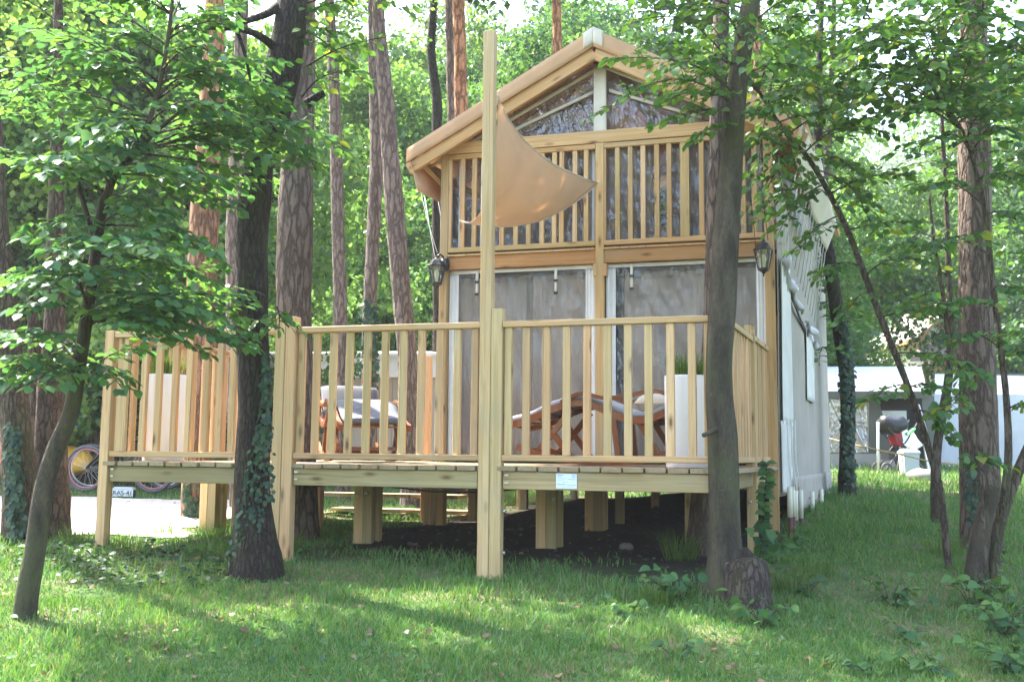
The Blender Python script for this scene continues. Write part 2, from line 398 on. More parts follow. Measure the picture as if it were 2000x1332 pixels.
M_LEAF_L = leaf_mat('linden_leaf', (.048, .118, .058), (.070, .158, .068), (.115, .215, .06), .48, .045)
M_LEAF_R = leaf_mat('hazel_leaf', (.042, .105, .030), (.068, .15, .040), (.12, .22, .05), .5, .05, extra=(.22, .24, .04))
M_LEAF_BG = leaf_mat('forest_leaf', (.055, .125, .048), (.088, .18, .062), (.14, .255, .08), .52, .05)
M_LEAF_BG2 = leaf_mat('forest_leaf_light', (.072, .155, .055), (.11, .215, .072), (.18, .29, .09), .52, .04)
M_LEAF_BG3 = leaf_mat('forest_leaf_blue', (.05, .115, .05), (.08, .155, .062), (.14, .21, .075), .52, .05)
M_IVY = leaf_mat('ivy_leaf', (.012, .034, .014), (.020, .050, .019), (.05, .09, .03), .2, .05)
M_BRAMBLE = leaf_mat('bramble_leaf', (.034, .092, .034), (.052, .13, .044), (.09, .18, .045), .38, .03)
M_NEEDLE = leaf_mat('pine_needle', (.03, .06, .025), (.045, .085, .035), (.07, .11, .04), .3, .04)
M_GRASS = leaf_mat('grass_blade', (.068, .168, .042), (.095, .208, .050), (.17, .265, .07), .36, .04, (1.15, 1.15, .6), (.26, .22, .11))
M_TUFT = leaf_mat('tall_grass', (.055, .12, .025), (.10, .18, .035), (.17, .24, .06), .35, .04, (1.15, 1.15, .6))
M_DRY = leaf_mat('dry_leaf', (.11, .07, .04), (.17, .115, .065), (.26, .19, .115), .2, .03, (1, .9, .7))
M_ROOF = fabric('roof_fabric', (.60, .375, .215), .2, .7, (.55, .34, .19))
M_SAIL = fabric('sail_fabric', (.64, .53, .42), .34, .8, (.80, .56, .36), .08)
M_CANVAS = fabric('side_canvas', (.42, .38, .335), .12, .8)
M_WHITE = fabric('white_fabric', (.78, .77, .74), .15, .6)
M_WEB = fabric('cream_webbing', (.66, .60, .50), .1, .8)
M_CURTAIN = fabric('taupe_curtain', (.80, .63, .51), .25, .85, (.5, .4, .32))
M_BROWNCUR = fabric('brown_curtain', (.52, .41, .33), .15, .85)
M_PLASTIC = clear_plastic('clear_plastic', (.95, .94, .93), bstr=.8, rough=.03)
M_PLASTIC_UP = clear_plastic('clear_plastic_upper', (.84, .81, .78), .13, (18, 18, 8), .8, .05)
M_TENTWIN = clear_plastic('tent_window_plastic', (.7, .66, .64), .28, (4, 4, 1.2), .9, .06)
M_POT = plain('white_pot', (.80, .80, .80), .28, var=.02)
M_BLACK = plain('black_metal', (.018, .018, .02), .38, 0, .1)
M_GLASS = clear_plastic('lantern_glass', (.85, .84, .78), .14, (3, 3, 3), .05, .05)
M_BULB = plain('lamp_bulb', (.8, .78, .7), .2, var=.01)
M_ROPE = plain('white_rope', (.72, .71, .68), .8, var=.05)
M_YROPE = plain('yellow_rope', (.50, .38, .12), .8, var=.05)
M_STEEL = plain('steel', (.55, .55, .55), .3, .9, .05)
M_PAPER = plain('white_notice', (.66, .72, .80), .5, var=.03)
M_INK = plain('grey_ink', (.30, .34, .42), .6, var=.02)
M_TUBE = plain('cream_tube', (.66, .63, .50), .5, var=.06)
M_RUST = plain('red_brown_stake', (.10, .035, .028), .7, var=.2)
M_CABLE = plain('dark_cable', (.02, .02, .02), .5)
M_STONE = plain('stone', (.17, .155, .14), .9, 0, .3, 6, .4)
M_PEBBLE = plain('pebble', (.055, .048, .042), .95, 0, .4, 6, .4)
M_CARAVAN = plain('beige_panel', (.50, .40, .31), .5, var=.05, nscale=2)
M_CARWHITE = plain('white_panel', (.80, .78, .74), .45, var=.03, nscale=2)
M_AWNW = fabric('awning_white', (.58, .61, .66), .12, .6, (.75, .8, .9))
M_AWNG = fabric('awning_grey', (.13, .135, .115), .08, .8)
M_AWNS = fabric('awning_skirt', (.36, .35, .30), .1, .8)
M_DARKIN = fabric('shaded_interior', (.05, .045, .04), .03, .9)  # near-black colour that stands in for the shade inside openings
M_GREYCUSH = fabric('grey_cushion', (.10, .10, .105), 0, .8)
M_LGREY = fabric('light_grey_cushion', (.34, .35, .375), 0, .7)
M_MGREY = fabric('mid_grey_cushion', (.105, .115, .135), 0, .8)
M_PILLOW = fabric('beige_pillow', (.55, .49, .40), 0, .8)
M_RED = plain('red_fabric', (.30, .018, .022), .6)
M_YEL = plain('yellow_plastic', (.75, .40, .02), .35)
M_BLUE = plain('blue_plastic', (.12, .38, .80), .35)
M_GREYPL = plain('grey_plastic', (.42, .45, .48), .45, var=.05)
M_WHITEPL = plain('white_plastic', (.78, .78, .76), .4, var=.02)
M_GREENPL = plain('green_plastic', (.08, .45, .12), .4)
M_TYRE = plain('tyre_rubber', (.085, .078, .085), .7)
M_PINKRIM = plain('pink_rim', (.36, .14, .14), .4)
M_PLATE = plain('plate_white', (.75, .78, .80), .35, var=.02)
M_DBLUE = plain('dark_print', (.05, .06, .10), .6)
M_CHALET = wood('orange_larch', (.42, .20, .065), (.48, .25, .09), (.34, .15, .045))
M_CHWALL = plain('chalet_plaster', (.70, .66, .58), .8, var=.05)
M_CHROOF = plain('chalet_roof', (.35, .27, .22), .8, var=.2)
M_FENCEW = wood('weathered_fence', (.42, .33, .22), (.5, .4, .28), (.33, .25, .17))

# ------------------------------------------------------------------ ground
def ground_mat():
    mt, nt, out = new_mat('ground_soil'); N = NT(nt); pos = N.n('ShaderNodeNewGeometry').outputs['Position']
    n1 = N.noise(pos, .9, 5, .6); n2 = N.noise(pos, 14, 4, .6); n3 = N.noise(pos, 60, 3)
    c = N.mix(N.ramp(n2, [(.35, (0, 0, 0)), (.7, (1, 1, 1))]), (.042, .082, .026), (.07, .11, .036))
    c = N.mix(N.ramp(n1, [(.46, (0, 0, 0)), (.62, (.8, .8, .8))]), c, (.17, .13, .08))
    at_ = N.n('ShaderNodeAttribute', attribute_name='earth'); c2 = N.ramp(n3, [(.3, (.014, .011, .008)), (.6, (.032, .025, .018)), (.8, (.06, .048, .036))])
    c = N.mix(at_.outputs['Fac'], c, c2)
    principled(N, out, c, .95, N.bump(N.math('ADD', n2, N.math('MULTIPLY', n3, .5)), .7, .03), 0, .1); return mt
def gravel_mat():
    mt, nt, out = new_mat('gravel'); N = NT(nt); pos = N.n('ShaderNodeNewGeometry').outputs['Position']
    v = N.n('ShaderNodeTexVoronoi'); v.inputs['Scale'].default_value = 28; N.l(pos, v.inputs['Vector'])
    s = N.n('ShaderNodeSeparateColor'); N.l(v.outputs['Color'], s.inputs[0])
    n = N.noise(pos, 1.5, 4); c = N.mix(s.outputs[0], (.42, .38, .33), (.58, .55, .50)); c = N.mix(N.ramp(n, [(.5, (0, 0, 0)), (.75, (.5, .5, .5))]), c, (.40, .33, .25))
    principled(N, out, c, .95, N.bump(v.outputs['Distance'], .6, .015), 0, .1); return mt
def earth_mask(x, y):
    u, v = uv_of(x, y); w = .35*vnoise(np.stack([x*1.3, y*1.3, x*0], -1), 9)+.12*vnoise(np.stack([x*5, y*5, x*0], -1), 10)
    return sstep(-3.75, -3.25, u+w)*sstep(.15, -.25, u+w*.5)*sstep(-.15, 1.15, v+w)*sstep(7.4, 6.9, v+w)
def gravel_mask(x, y):
    w = .4*vnoise(np.stack([x*.9, y*.9, x*0], -1), 21)+.15*vnoise(np.stack([x*4, y*4, x*0], -1), 22)
    a = sstep(-2.55, -2.75, x+w+(y-9)*.10)*sstep(8.95, 9.2, y+w*.6 - .10*(x+4))*sstep(13.9, 13.5, y+w*.3)
    b = sstep(-4.9, -5.2, x+w)*sstep(8.3, 8.5, y+w*.6)*sstep(13.9, 13.5, y+w*.3)
    return np.maximum(a, b)
xs = np.unique(np.r_[np.linspace(-150, -30, 18), np.linspace(-30, -9, 30), np.linspace(-9, 9, 220), np.linspace(9, 30, 30), np.linspace(30, 150, 18)])
ys = np.unique(np.r_[np.linspace(-60, -10, 12), np.linspace(-10, 3, 22), np.linspace(3, 16, 170), np.linspace(16, 60, 60), np.linspace(60, 160, 30)])
X, Y = np.meshgrid(xs, ys); Z = gz(X, Y)
nx, ny = len(xs), len(ys); I = np.arange(nx*ny).reshape(ny, nx)
quads = np.stack([I[:-1, :-1], I[:-1, 1:], I[1:, 1:], I[1:, :-1]], -1).reshape(-1, 4)
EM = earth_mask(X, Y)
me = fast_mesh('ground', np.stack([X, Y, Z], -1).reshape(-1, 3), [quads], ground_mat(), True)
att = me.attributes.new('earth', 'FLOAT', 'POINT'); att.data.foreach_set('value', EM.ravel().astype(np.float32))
tag(link(bpy.data.objects.new('ground', me)), 'grassy forest floor sloping up towards the lodge', kind='structure')
gx = np.linspace(-16, -2, 180); gy = np.linspace(8, 14.5, 110); GX, GY = np.meshgrid(gx, gy); GM = gravel_mask(GX, GY)
nx, ny = len(gx), len(gy); I = np.arange(nx*ny).reshape(ny, nx); q = np.stack([I[:-1, :-1], I[:-1, 1:], I[1:, 1:], I[1:, :-1]], -1).reshape(-1, 4)
keep = (GM.ravel()[q] > .5).all(1)
me = fast_mesh('gravel_yard', np.stack([GX, GY, gz(GX, GY)+.012], -1).reshape(-1, 3), [q[keep]], gravel_mat(), True)
tag(link(bpy.data.objects.new('gravel_yard', me)), 'pale sunlit gravel yard beside the deck', kind='structure')

# ------------------------------------------------------------------ leaves
def leaf_template(detail):
    if detail == 0:   # two triangles, folded
        v = np.array([[0, 0, 0], [.36, .45, .06], [0, 1, 0], [-.36, .45, .06]]); return v, [np.array([[0, 1, 2, 3]])]
    if detail == 1:
        v = np.array([[0, 0, 0], [.34, .22, .07], [.36, .6, .05], [0, 1, -.06], [-.36, .6, .05], [-.34, .22, .07], [0, .5, -.02]])
        return v, [np.array([[0, 1, 2, 6], [6, 2, 3, 4], [0, 6, 4, 5]])]
    v = np.array([[0, 0, 0], [.20, -.02, .06], [.39, .18, .13], [.42, .45, .13], [.27, .74, .03], [.10, .9, -.08], [0, 1.05, -.17],
                  [-.10, .9, -.08], [-.27, .74, .03], [-.42, .45, .12], [-.39, .18, .11], [-.20, -.02, .05], [0, .3, .02], [0, .65, -.01]])
    return v, [np.array([[0, 1, 2, 12], [12, 2, 3, 13], [13, 3, 4, 5], [13, 5, 6, 7], [13, 7, 8, 9], [12, 13, 9, 10], [0, 12, 10, 11]])]
def leaf_arrays(pos, tdir, nrm, size, detail=1):
    tv, tf = leaf_template(detail); n = len(pos)
    t = tdir/np.linalg.norm(tdir, axis=1)[:, None]
    s = np.cross(t, nrm); s /= np.linalg.norm(s, axis=1)[:, None]+1e-9; k = np.cross(s, t)
    size = np.broadcast_to(size, (n,))
    V = pos[:, None, :]+size[:, None, None]*(tv[None, :, 0, None]*s[:, None, :]+tv[None, :, 1, None]*t[:, None, :]+tv[None, :, 2, None]*k[:, None, :])
    off = (np.arange(n)*len(tv))[:, None, None]
    return V.reshape(-1, 3), [(f[None]+off).reshape(-1, f.shape[1]) for f in tf]
_leafmesh = {}
def leaf_objects(parent, pos, tdir, nrm, size, mat, detail=2):
    key = (mat.name, detail)
    if key not in _leafmesh:
        tv, tf = leaf_template(detail); _leafmesh[key] = fast_mesh('leaf', tv, tf, mat, True)
    inv = WM[parent.name].inverted()
    for p, t, n, s in zip(pos, tdir, nrm, size):
        t = t/np.linalg.norm(t); sd = np.cross(t, n); sd /= np.linalg.norm(sd)+1e-9; k = np.cross(sd, t)
        M = Matrix.Identity(4)
        for i in range(3): M[i][0] = sd[i]*s; M[i][1] = t[i]*s; M[i][2] = k[i]*s; M[i][3] = p[i]
        o = bpy.data.objects.new('leaf', _leafmesh[key]); COL.objects.link(o); o.parent = parent; o.matrix_basis = inv @ M
def visible_px(p):
    d = p-CAM; f = d@F3; f = np.where(f < .1, .1, f); return 1000+2000*(d@R3)/f, 666-2000*(d@U3)/f, f

class Foliage:
    def __init__(s): s.p = []; s.t = []; s.n = []; s.s = []; s.tw = MB()
    def leaf(s, p, t, n, sz): s.p.append(p); s.t.append(t); s.n.append(n); s.s.append(sz)
    def spray(s, p0, p1, ls, r, n_side=7, side_len=.35, sag=.12, dens=1., tilt=.35, r0=.008):
        """a bough from p0 to p1 with flat side twigs carrying alternate leaves"""
        p0 = np.asarray(p0, float); p1 = np.asarray(p1, float); L = np.linalg.norm(p1-p0)
        tt = np.linspace(0, 1, 9)[:, None]; mid = r.normal(0, .06*L, 3)
        path = p0+(p1-p0)*tt+np.sin(tt*np.pi)*(mid+np.array([0, 0, .10*L]))-np.array([0, 0, sag])*tt**2*L*.6
        s.tw.tube(path, np.linspace(r0, .0025, 9), 5)
        def leaves_along(path, step, up):
            seg = np.linalg.norm(np.diff(path, axis=0), axis=1); cum = np.r_[0, np.cumsum(seg)]
            k = 0; d = step*.6
            while d < cum[-1]:
                q = np.array([np.interp(d, cum, path[:, j]) for j in range(3)]); q2 = np.array([np.interp(min(d+.02, cum[-1]), cum, path[:, j]) for j in range(3)])
                ax = q2-q; ax /= np.linalg.norm(ax)+1e-9
                if np.linalg.norm(ax) < .5: ax = path[-1]-path[-2]; ax /= np.linalg.norm(ax)
                sd = np.cross(ax, up); sd /= np.linalg.norm(sd)+1e-9
                sg = 1 if k % 2 else -1
                t = sd*sg*.8+ax*.65+np.array([0, 0, -.28])+r.normal(0, .18, 3)
                nn = up+r.normal(0, tilt, 3)
                s.leaf(q+sd*sg*.012, t, nn, ls*r.uniform(.6, 1.15)); k += 1; d += step*r.uniform(.75, 1.3)
            s.leaf(path[-1], path[-1]-path[-2]+np.array([0, 0, -.01]), up+r.normal(0, tilt, 3), ls*.9)
        up = np.array([0, 0, 1.])
        step = ls*.62/dens
        leaves_along(path[2:], step, up)
        ax = (p1-p0)/L; sd0 = np.cross(ax, up); sd0 /= np.linalg.norm(sd0)+1e-9
        for k in range(n_side):
            f = .18+.78*(k+r.uniform(0, .6))/n_side; q = np.array([np.interp(f, tt[:, 0], path[:, j]) for j in range(3)])
            sg = 1 if k % 2 else -1; l = side_len*r.uniform(.55, 1.2)*(1.15-.7*f)*max(L, .5)
            e = q+(sd0*sg*.85+ax*.6+np.array([0, 0, r.uniform(-.25, .15)]))*l
            t2 = np.linspace(0, 1, 6)[:, None]; pp = q+(e-q)*t2-np.array([0, 0, .12*l])*t2**2
            s.tw.tube(pp, np.linspace(.0035, .0015, 6), 4); leaves_along(pp, step, up)
    def finish(s, parent, mat, nobj=250, stem_mat=None, detail=1, name='foliage'):
        p = np.array(s.p); t = np.array(s.t); n = np.array(s.n); sz = np.array(s.s)
        x, y, f = visible_px(p); vis = (x > -20) & (x < 2020) & (y > -20) & (y < 1350) & ((p-CAM)@F3 > 1)
        score = np.where(vis, sz/f, 0); order = np.argsort(-score); big = order[:nobj]; rest = order[nobj:]
        if nobj: leaf_objects(parent, p[big], t[big], n[big], sz[big], mat)
        if len(rest):
            V, Fc = leaf_arrays(p[rest], t[rest], n[rest], sz[rest], detail)
            c = V.mean(0); o = link(bpy.data.objects.new(name, fast_mesh(name, V-c, Fc, mat, True)), Matrix.Translation(Vector(c)), parent); tag(o, kind='stuff')
        if s.tw.n and stem_mat: tag(s.tw.build('twigs', stem_mat, parent, True), kind='stuff')
        return len(p)

# ------------------------------------------------------------------ trunks
def trunk_path(spec, depth, ground=True):
    """spec rows (px, py, width px [, depth]) measured in the photo, at the tree's own distance"""
    out = []
    for r_ in spec:
        d = r_[3] if len(r_) > 3 else depth
        p = at(r_[0], r_[1], d); out.append([*p, r_[2]/4000.*d])
    out = np.array(out)
    if ground:
        g = float(gz(out[0, 0], out[0, 1]))
        b = out[0].copy(); b[2] = min(g, out[0, 2])-.08; b[3] *= 1.22
        if out[0, 2]-b[2] > .02: out = np.vstack([b[None], out])
    return out
def trunk_mesh(path, n, rings, amp, seed, knob=.04):
    sp = smooth_path(path, rings); pts = sp[:, :3]; r = np.maximum(sp[:, 3], .002)
    V, f = tube_arrays(pts, r, n, True); V = V.reshape(rings, n, 3)
    d = V-pts[:, None, :]; rad = np.linalg.norm(d, axis=2, keepdims=True); d = d/(rad+1e-9)
    sc = .085/np.maximum(r.mean(), .02)
    q = V*np.array([7*sc, 7*sc, 1.6*sc])
    rid = 1-np.abs(fbm(q, seed, 3))*1.6; low = vnoise(V*np.array([2.2, 2.2, 1.4])*1.3, seed+5)
    V = V+d*rad*(amp*(rid[..., None]-.35)+knob*low[..., None]*1.5)
    return V.reshape(-1, 3), f
def trunk(parent, spec, depth, mat, n=18, rings=60, amp=.07, seed=1, name='trunk', ground=True):
    path = trunk_path(spec, depth, ground); V, f = trunk_mesh(path, n, rings, amp, seed)
    return MB().add(V, f).build(name, mat, parent, True), path

# ------------------------------------------------------------------ deck
def u_at(px, py, v):
    d = ray(px, py); n = np.cross(DV*0+DU, ZUP); t = ((C0+DV*v-CAM)@n)/(d@n); p = CAM+d*t; return float((p-C0-DV*v)@DU), float(p[2])
def uvbox(name, u0, u1, v0, v1, z0, z1, mat, parent):
    return MB().box(D(u0, v0, z0), DU*(u1-u0), DV*(v1-v0), ZUP*(z1-z0)).build(name, mat, parent)
DECK = thing('deck', 'raised pine timber deck with baluster railing in front of the tent lodge', 'deck', D(-2.5, 1.3, .8))
DZ = 1.56
# boards run front to back, each its own piece
uu = -4.985; k = 0
while uu < -.02:
    w = .142; back = 3.3 if uu < -3.3 else 2.60
    jit = rnd.uniform(-.008, .012)
    timber('deck_board', w, .034, D(uu+w/2, -.045+jit, DZ-.017+rnd.uniform(-.002, .002)), D(uu+w/2, back, DZ-.017), M_BOARD, DECK, DU)
    uu += .154
def post(u, v, z1, mat=M_PINE_G, w=.085, z0=None, parent=None, name='post'):
    p = D(u, v, 0); g = float(gz(p[0], p[1]))-.12 if z0 is None else z0
    return timber(name, w, w, D(u, v, g), D(u, v, z1), mat, parent or DECK, DU)
post(-4.965, 0, 2.63, M_PINE); post(-3.387, 0, 2.715, M_PINE_G); post(-3.297, 0, 2.70, M_PINE)
pole = post(-1.70, 0, 4.85, M_PINE, .086); pole['label'] = 'tall single pole holding up the shade sail'
post(-1.611, 0, 2.712, M_PINE_G); post(-.03, 0, 2.66, M_PINE)
post(-.02, 1.6, 2.74, M_PINE_G); post(-4.965, 1.8, 2.66, M_PINE); post(-3.68, 3.26, 2.70, M_PINE)
for (u0, u1) in ((-4.91, -3.44), (-3.245, -1.755), (-1.56, -.085)):
    timber('front_beam', .05, .128, D(u0+.0, .005, 1.459), D(u1, .005, 1.459), M_BEAM, DECK, DV)
for v in (.95, 1.8, 2.5):
    timber('joist', .05, .12, D(-4.95, v, 1.462), D(-.07, v, 1.462), M_BEAM, DECK, DV)
timber('side_beam', .05, .12, D(-.03, .06, 1.462), D(-.03, 1.54, 1.462), M_BEAM, DECK, DU)
timber('side_beam', .05, .12, D(-.03, 1.66, 1.462), D(-.03, 2.58, 1.462), M_BEAM, DECK, DU)
timber('side_beam', .05, .12, D(-4.965, .06, 1.462), D(-4.965, 3.2, 1.462), M_BEAM, DECK, DU)
for px, y, d, n in ((400, 1030, 10., 2), (620, 1035, 10.2, 1), (702, 1055, 9.0, 2), (836, 1025, 10.6, 2), (1058, 1077, 8.6, 2), (1152, 1040, 10., 2), (1348, 1040, 9.2, 1)):
    p = at(px, y, d); u, v = uv_of(p[0], p[1])
    for j in range(n):
        post(u+.087*j, v, 1.40, M_BEAM if j else M_PINE_G, .084, name='support_post')
    if n == 2: post(u+.10, v+.10, 1.40, M_BEAM, .084, name='support_post')
for px, y in ((986, 998), (986, 1079)):
    a = D(-1.566, 0, at(px, y, 7.5)[2]); tag(MB().tube([a, a+DU*.022], .012, 8).build('bolt', M_STEEL, DECK, True))
for px, y in ((700, 968), (717, 963), (1082, 975), (1466, 980)):
    p = at(px, y, 8.92 if px < 800 else 8.5); MB().tube([p, p-DV*.02], .014, 8).build('bolt', M_STEEL, DECK, True)
for (u, ) in ((-4.895,), (-1.54,), (-3.23,)):
    for z in (1.435, 1.49):
        MB().box(D(u, -.034, z), DU*.03, DV*.008, ZUP*.012).build('bracket', M_STEEL, DECK)

def railing(parent, name, P0, P1, z0, z1, ts, mat, bw=.056, bd=.036, rail_h=.045, rail_w=.07, side=None, bmats=None):
    """rails from P0 to P1 (plan points), balusters at parameters ts"""
    P0 = np.asarray(P0, float); P1 = np.asarray(P1, float); ax = (P1-P0)/np.linalg.norm(P1-P0); nrm = np.cross(ax, ZUP)
    r_ = bpy.data.objects.new(name, None); r_.empty_display_size = .1
    link(r_, Matrix.Translation(Vector((P0+P1)/2+ZUP*z0)), parent)
    for nm, z in (('bottom_rail', z0-rail_h/2), ('top_rail', z1+rail_h/2)):
        timber(nm, rail_w, rail_h, P0+ZUP*z, P1+ZUP*z, mat, r_, nrm)
    for t in ts:
        w = bw
        if isinstance(t, tuple): t, w = t
        p = P0+(P1-P0)*t+nrm*rnd.uniform(-.003, .003)
        timber('baluster', w, bd, p+ZUP*(z0+.001), p+ZUP*(z1-.001), rnd.choice(bmats or (M_PINE, M_PINE_G, M_PINE)), r_, ax)
    return r_
def px_ts(pxs, py, v, u0, u1):
    return [((u_at(p[0] if isinstance(p, tuple) else p, py, v)[0]-u0)/(u1-u0)) if not isinstance(p, tuple) else ((u_at(p[0], py, v)[0]-u0)/(u1-u0), p[1]) for p in pxs]
railing(DECK, 'railing', D(-1.567, 0, 0), D(-.073, 0, 0), 1.642, 2.572, px_ts([994, 1028, 1067, 1107, 1147, 1187, 1227, 1267, 1310, 1352, 1383], 750, 0, -1.567, -.073), M_PINE_G)
railing(DECK, 'railing', D(-3.25, 0, 0), D(-1.745, 0, 0), 1.642, 2.572, px_ts([589, 618, 650, 682, 717, 752, 787, 823, 859, 893, 928], 750, 0, -3.25, -1.745), M_PINE)
railing(DECK, 'railing', D(-4.92, 0, 0), D(-3.432, 0, 0), 1.642, 2.572, px_ts([(238, .10), 280, 308, 341, 369, 402, 429, 454, 483, 510], 800, 0, -4.92, -3.432), M_PINE)
railing(DECK, 'railing', D(-.02, .05, 0), D(-.02, 1.555, 0), 1.642, 2.60, [(k+.6)/10 for k in range(10)], M_PINE_G, .05)
railing(DECK, 'railing', D(-.02, 1.645, 0), D(-.02, 2.60, 0), 1.642, 2.62, [(k+.55)/7 for k in range(7)], M_PINE_G, .05)
railing(DECK, 'railing', D(-4.965, .05, 0), D(-4.965, 1.755, 0), 1.642, 2.572, [(k+.5)/11 for k in range(11)], M_PINE)

# steps down at the back of the deck
st = thing('steps', 'two dark timber steps going down behind the deck', 'steps', D(-4.2, 3.7, 1.0))
for i, z in enumerate((1.20, 1.02)):
    uvbox('tread', -5.0, -3.35+.25*i, 3.35+.26*i, 3.60+.26*i, z-.04, z, M_BEAM, st)
for u in (-4.95, -4.1, -3.4):
    MB().box(D(u, 3.30, .85), DU*.045, DV*.55, ZUP*.13).build('stringer', M_BEAM, st)

# notice on the front beam
nt_ = thing('notice', 'small white printed notice fixed to the deck front beam', 'notice', D(-1.08, -.03, 1.46))
q0 = (-1.158, 1.408); w_, h_ = .150, .104
MB().box(D(q0[0], -.029, q0[1]), DU*w_, DV*.006, ZUP*h_).build('sheet', M_PAPER, nt_)
for (a, b, z, hh) in ((.07, .36, .90, .05), (.76, .95, .88, .06), (.07, .27, .80, .03), (.76, .95, .76, .05), (.07, .5, .68, .02), (.55, .95, .64, .03), (.07, .4, .57, .015), (.75, .95, .55, .02), (.3, .6, .42, .02), (.05, .46, .26, .05), (.52, .95, .23, .035), (.05, .9, .12, .015)):
    MB().box(D(q0[0]+a*w_, -.0305, q0[1]+z*h_), DU*w_*(b-a), DV*.001, ZUP*hh*h_).build('text_line', M_INK, nt_)

# ------------------------------------------------------------------ tent lodge
LV = 2.675
LODGE = thing('tent_lodge', 'two-storey safari tent lodge of pine posts, clear plastic walls and beige fabric roof', 'tent lodge', D(-1.6, 4.5, .95))
post(-3.24, LV, 4.93, M_BALC, .085, parent=LODGE); post(-1.6, LV, 4.745, M_BALC, .085, parent=LODGE); post(.03, LV, 4.93, M_BALC, .088, parent=LODGE)
for u in (-3.24, .03): post(u, 7.2, 4.6, M_BALC, .085, parent=LODGE); post(u, 5.0, 4.6, M_BALC, .085, parent=LODGE)
for (u0, u1) in ((-3.195, -1.645), (-1.555, -.016)):
    timber('floor_beam', .045, .135, D(u0, LV-.01, 3.595), D(u1, LV-.01, 3.595), M_FLOORB, LODGE, DV)
    uvbox('beam_cap', u0, u1, LV-.05, LV+.02, 3.664, 3.682, M_BALC, LODGE)
timber('handrail', .07, .125, D(-3.195, LV-.012, 4.81), D(-.016, LV-.012, 4.81), M_BALC, LODGE, DV)
RB = (M_BALC, M_BALC, M_PINE)
railing(LODGE, 'balcony_railing', D(-3.195, LV-.01, 0), D(-1.645, LV-.01, 0), 3.755, 4.69, px_ts([880, (905, .05), 928, 954, 982, 1009, 1034, 1060, 1084, 1098, 1124, 1146], 380, LV, -3.195, -1.645), M_BALC, .048, .04, .05, .06, bmats=RB)
railing(LODGE, 'balcony_railing', D(-1.555, LV-.01, 0), D(-.016, LV-.01, 0), 3.755, 4.69, px_ts([1180, 1207, 1232, 1257, 1284, 1308, (1338, .09), 1371, 1398, 1425, 1452, 1474], 370, LV, -1.555, -.016), M_BALC, .048, .04, .05, .06, bmats=RB)
for u in (-1.66, -1.555):
    uvbox('packing_block', u, u+.035 if u < -1.6 else u+.03, LV-.05, LV+.02, 3.40, 3.52, M_PINE, LODGE)

def cloth(name, fn, nu, nv, mat, parent, thick=.004, smooth=True):
    """a sheet with thickness; fn(a,b)->point for a,b in 0..1"""
    A, B = np.meshgrid(np.linspace(0, 1, nu), np.linspace(0, 1, nv)); Pt = fn(A, B)
    du = np.gradient(Pt, axis=1); dv = np.gradient(Pt, axis=0); nn = np.cross(du, dv); nn /= np.linalg.norm(nn, axis=2, keepdims=True)+1e-9
    I = np.arange(nu*nv).reshape(nv, nu); q = np.stack([I[:-1, :-1], I[:-1, 1:], I[1:, 1:], I[1:, :-1]], -1).reshape(-1, 4); n = nu*nv
    if thick:
        V = np.concatenate([(Pt+nn*thick/2).reshape(-1, 3), (Pt-nn*thick/2).reshape(-1, 3)])
        ed = []
        for a in (I[0, :], I[-1, ::-1], I[::-1, 0], I[:, -1]): ed += [(a[i], a[i+1], a[i+1]+n, a[i]+n) for i in range(len(a)-1)]
        F_ = [q, q[:, ::-1]+n, np.array(ed)[:, ::-1]]
    else: V = Pt.reshape(-1, 3); F_ = [q]
    c = V.mean(0); o = bpy.data.objects.new(name, fast_mesh(name, V-c, F_, mat, smooth)); return link(o, Matrix.Translation(Vector(c)), parent)
def uvfn(u0, u1, z0, z1, v, wob):
    def fn(a, b):
        w = wob(a, b) if wob else 0*a
        return C0+(u0+(u1-u0)*a)[..., None]*DU+(v+w)[..., None]*DV+(z0+(z1-z0)*b)[..., None]*ZUP
    return fn
def wrinkle(s, amp, fu=6, fz=3, slant=0):
    return lambda a, b: amp*fbm(np.stack([a*fu+b*slant, b*fz, 0*a+s], -1), s, 3)
def folds(s, amp, n, drift=.3):
    return lambda a, b: amp*np.sin(2*np.pi*(a*n+drift*vnoise(np.stack([a*3, b*1.2, 0*a], -1), s)*1.5))*(.6+.5*vnoise(np.stack([a*4, b*.7, 0*a+4], -1), s+1))
# ground floor: white borders, clear sheets, curtains behind
for (u0, u1, s, wl, wr) in ((-3.192, -1.655, 1, .10, .10), (-1.552, -.018, 2, .10, .085)):
    cloth('clear_panel', uvfn(u0+wl, u1-wr, 1.60, 3.49, LV+.045, wrinkle(s, .016, 5, 3, 3)), 60, 60, M_PLASTIC, LODGE, 0)
    cloth('panel_border', uvfn(u0, u0+wl, 1.57, 3.505, LV+.03, folds(s+3, .008, 2)), 14, 20, M_WHITE, LODGE)
    cloth('panel_border', uvfn(u1-wr, u1, 1.57, 3.505, LV+.03, folds(s+6, .008, 2)), 14, 20, M_WHITE, LODGE)
    cloth('panel_border', uvfn(u0+.01, u1-.01, 3.485, 3.524, LV+.02, wrinkle(s+2, .004)), 30, 3, M_WHITE, LODGE)
for (u0, u1, n, s) in ((-3.16, -2.42, 7, 1), (-2.34, -1.62, 4, 2), (-1.40, -.0, 6, 3)):
    cloth('curtain', uvfn(u0, u1, 1.60, 3.46, LV+.17, folds(s+20, .022, n)), 90, 24, M_CURTAIN, LODGE)
cloth('curtain_gap_shade', uvfn(-1.62, -1.40, 1.60, 3.46, LV+.24, folds(31, .02, 2)), 20, 20, M_DARKIN, LODGE)  # dark sheet painted as the shade seen through the curtain gap
cloth('curtain_gap_shade', uvfn(-2.46, -2.31, 1.60, 3.46, LV+.24, folds(33, .02, 2)), 20, 20, M_BROWNCUR, LODGE)  # brown sheet standing in for the shade of the other gap
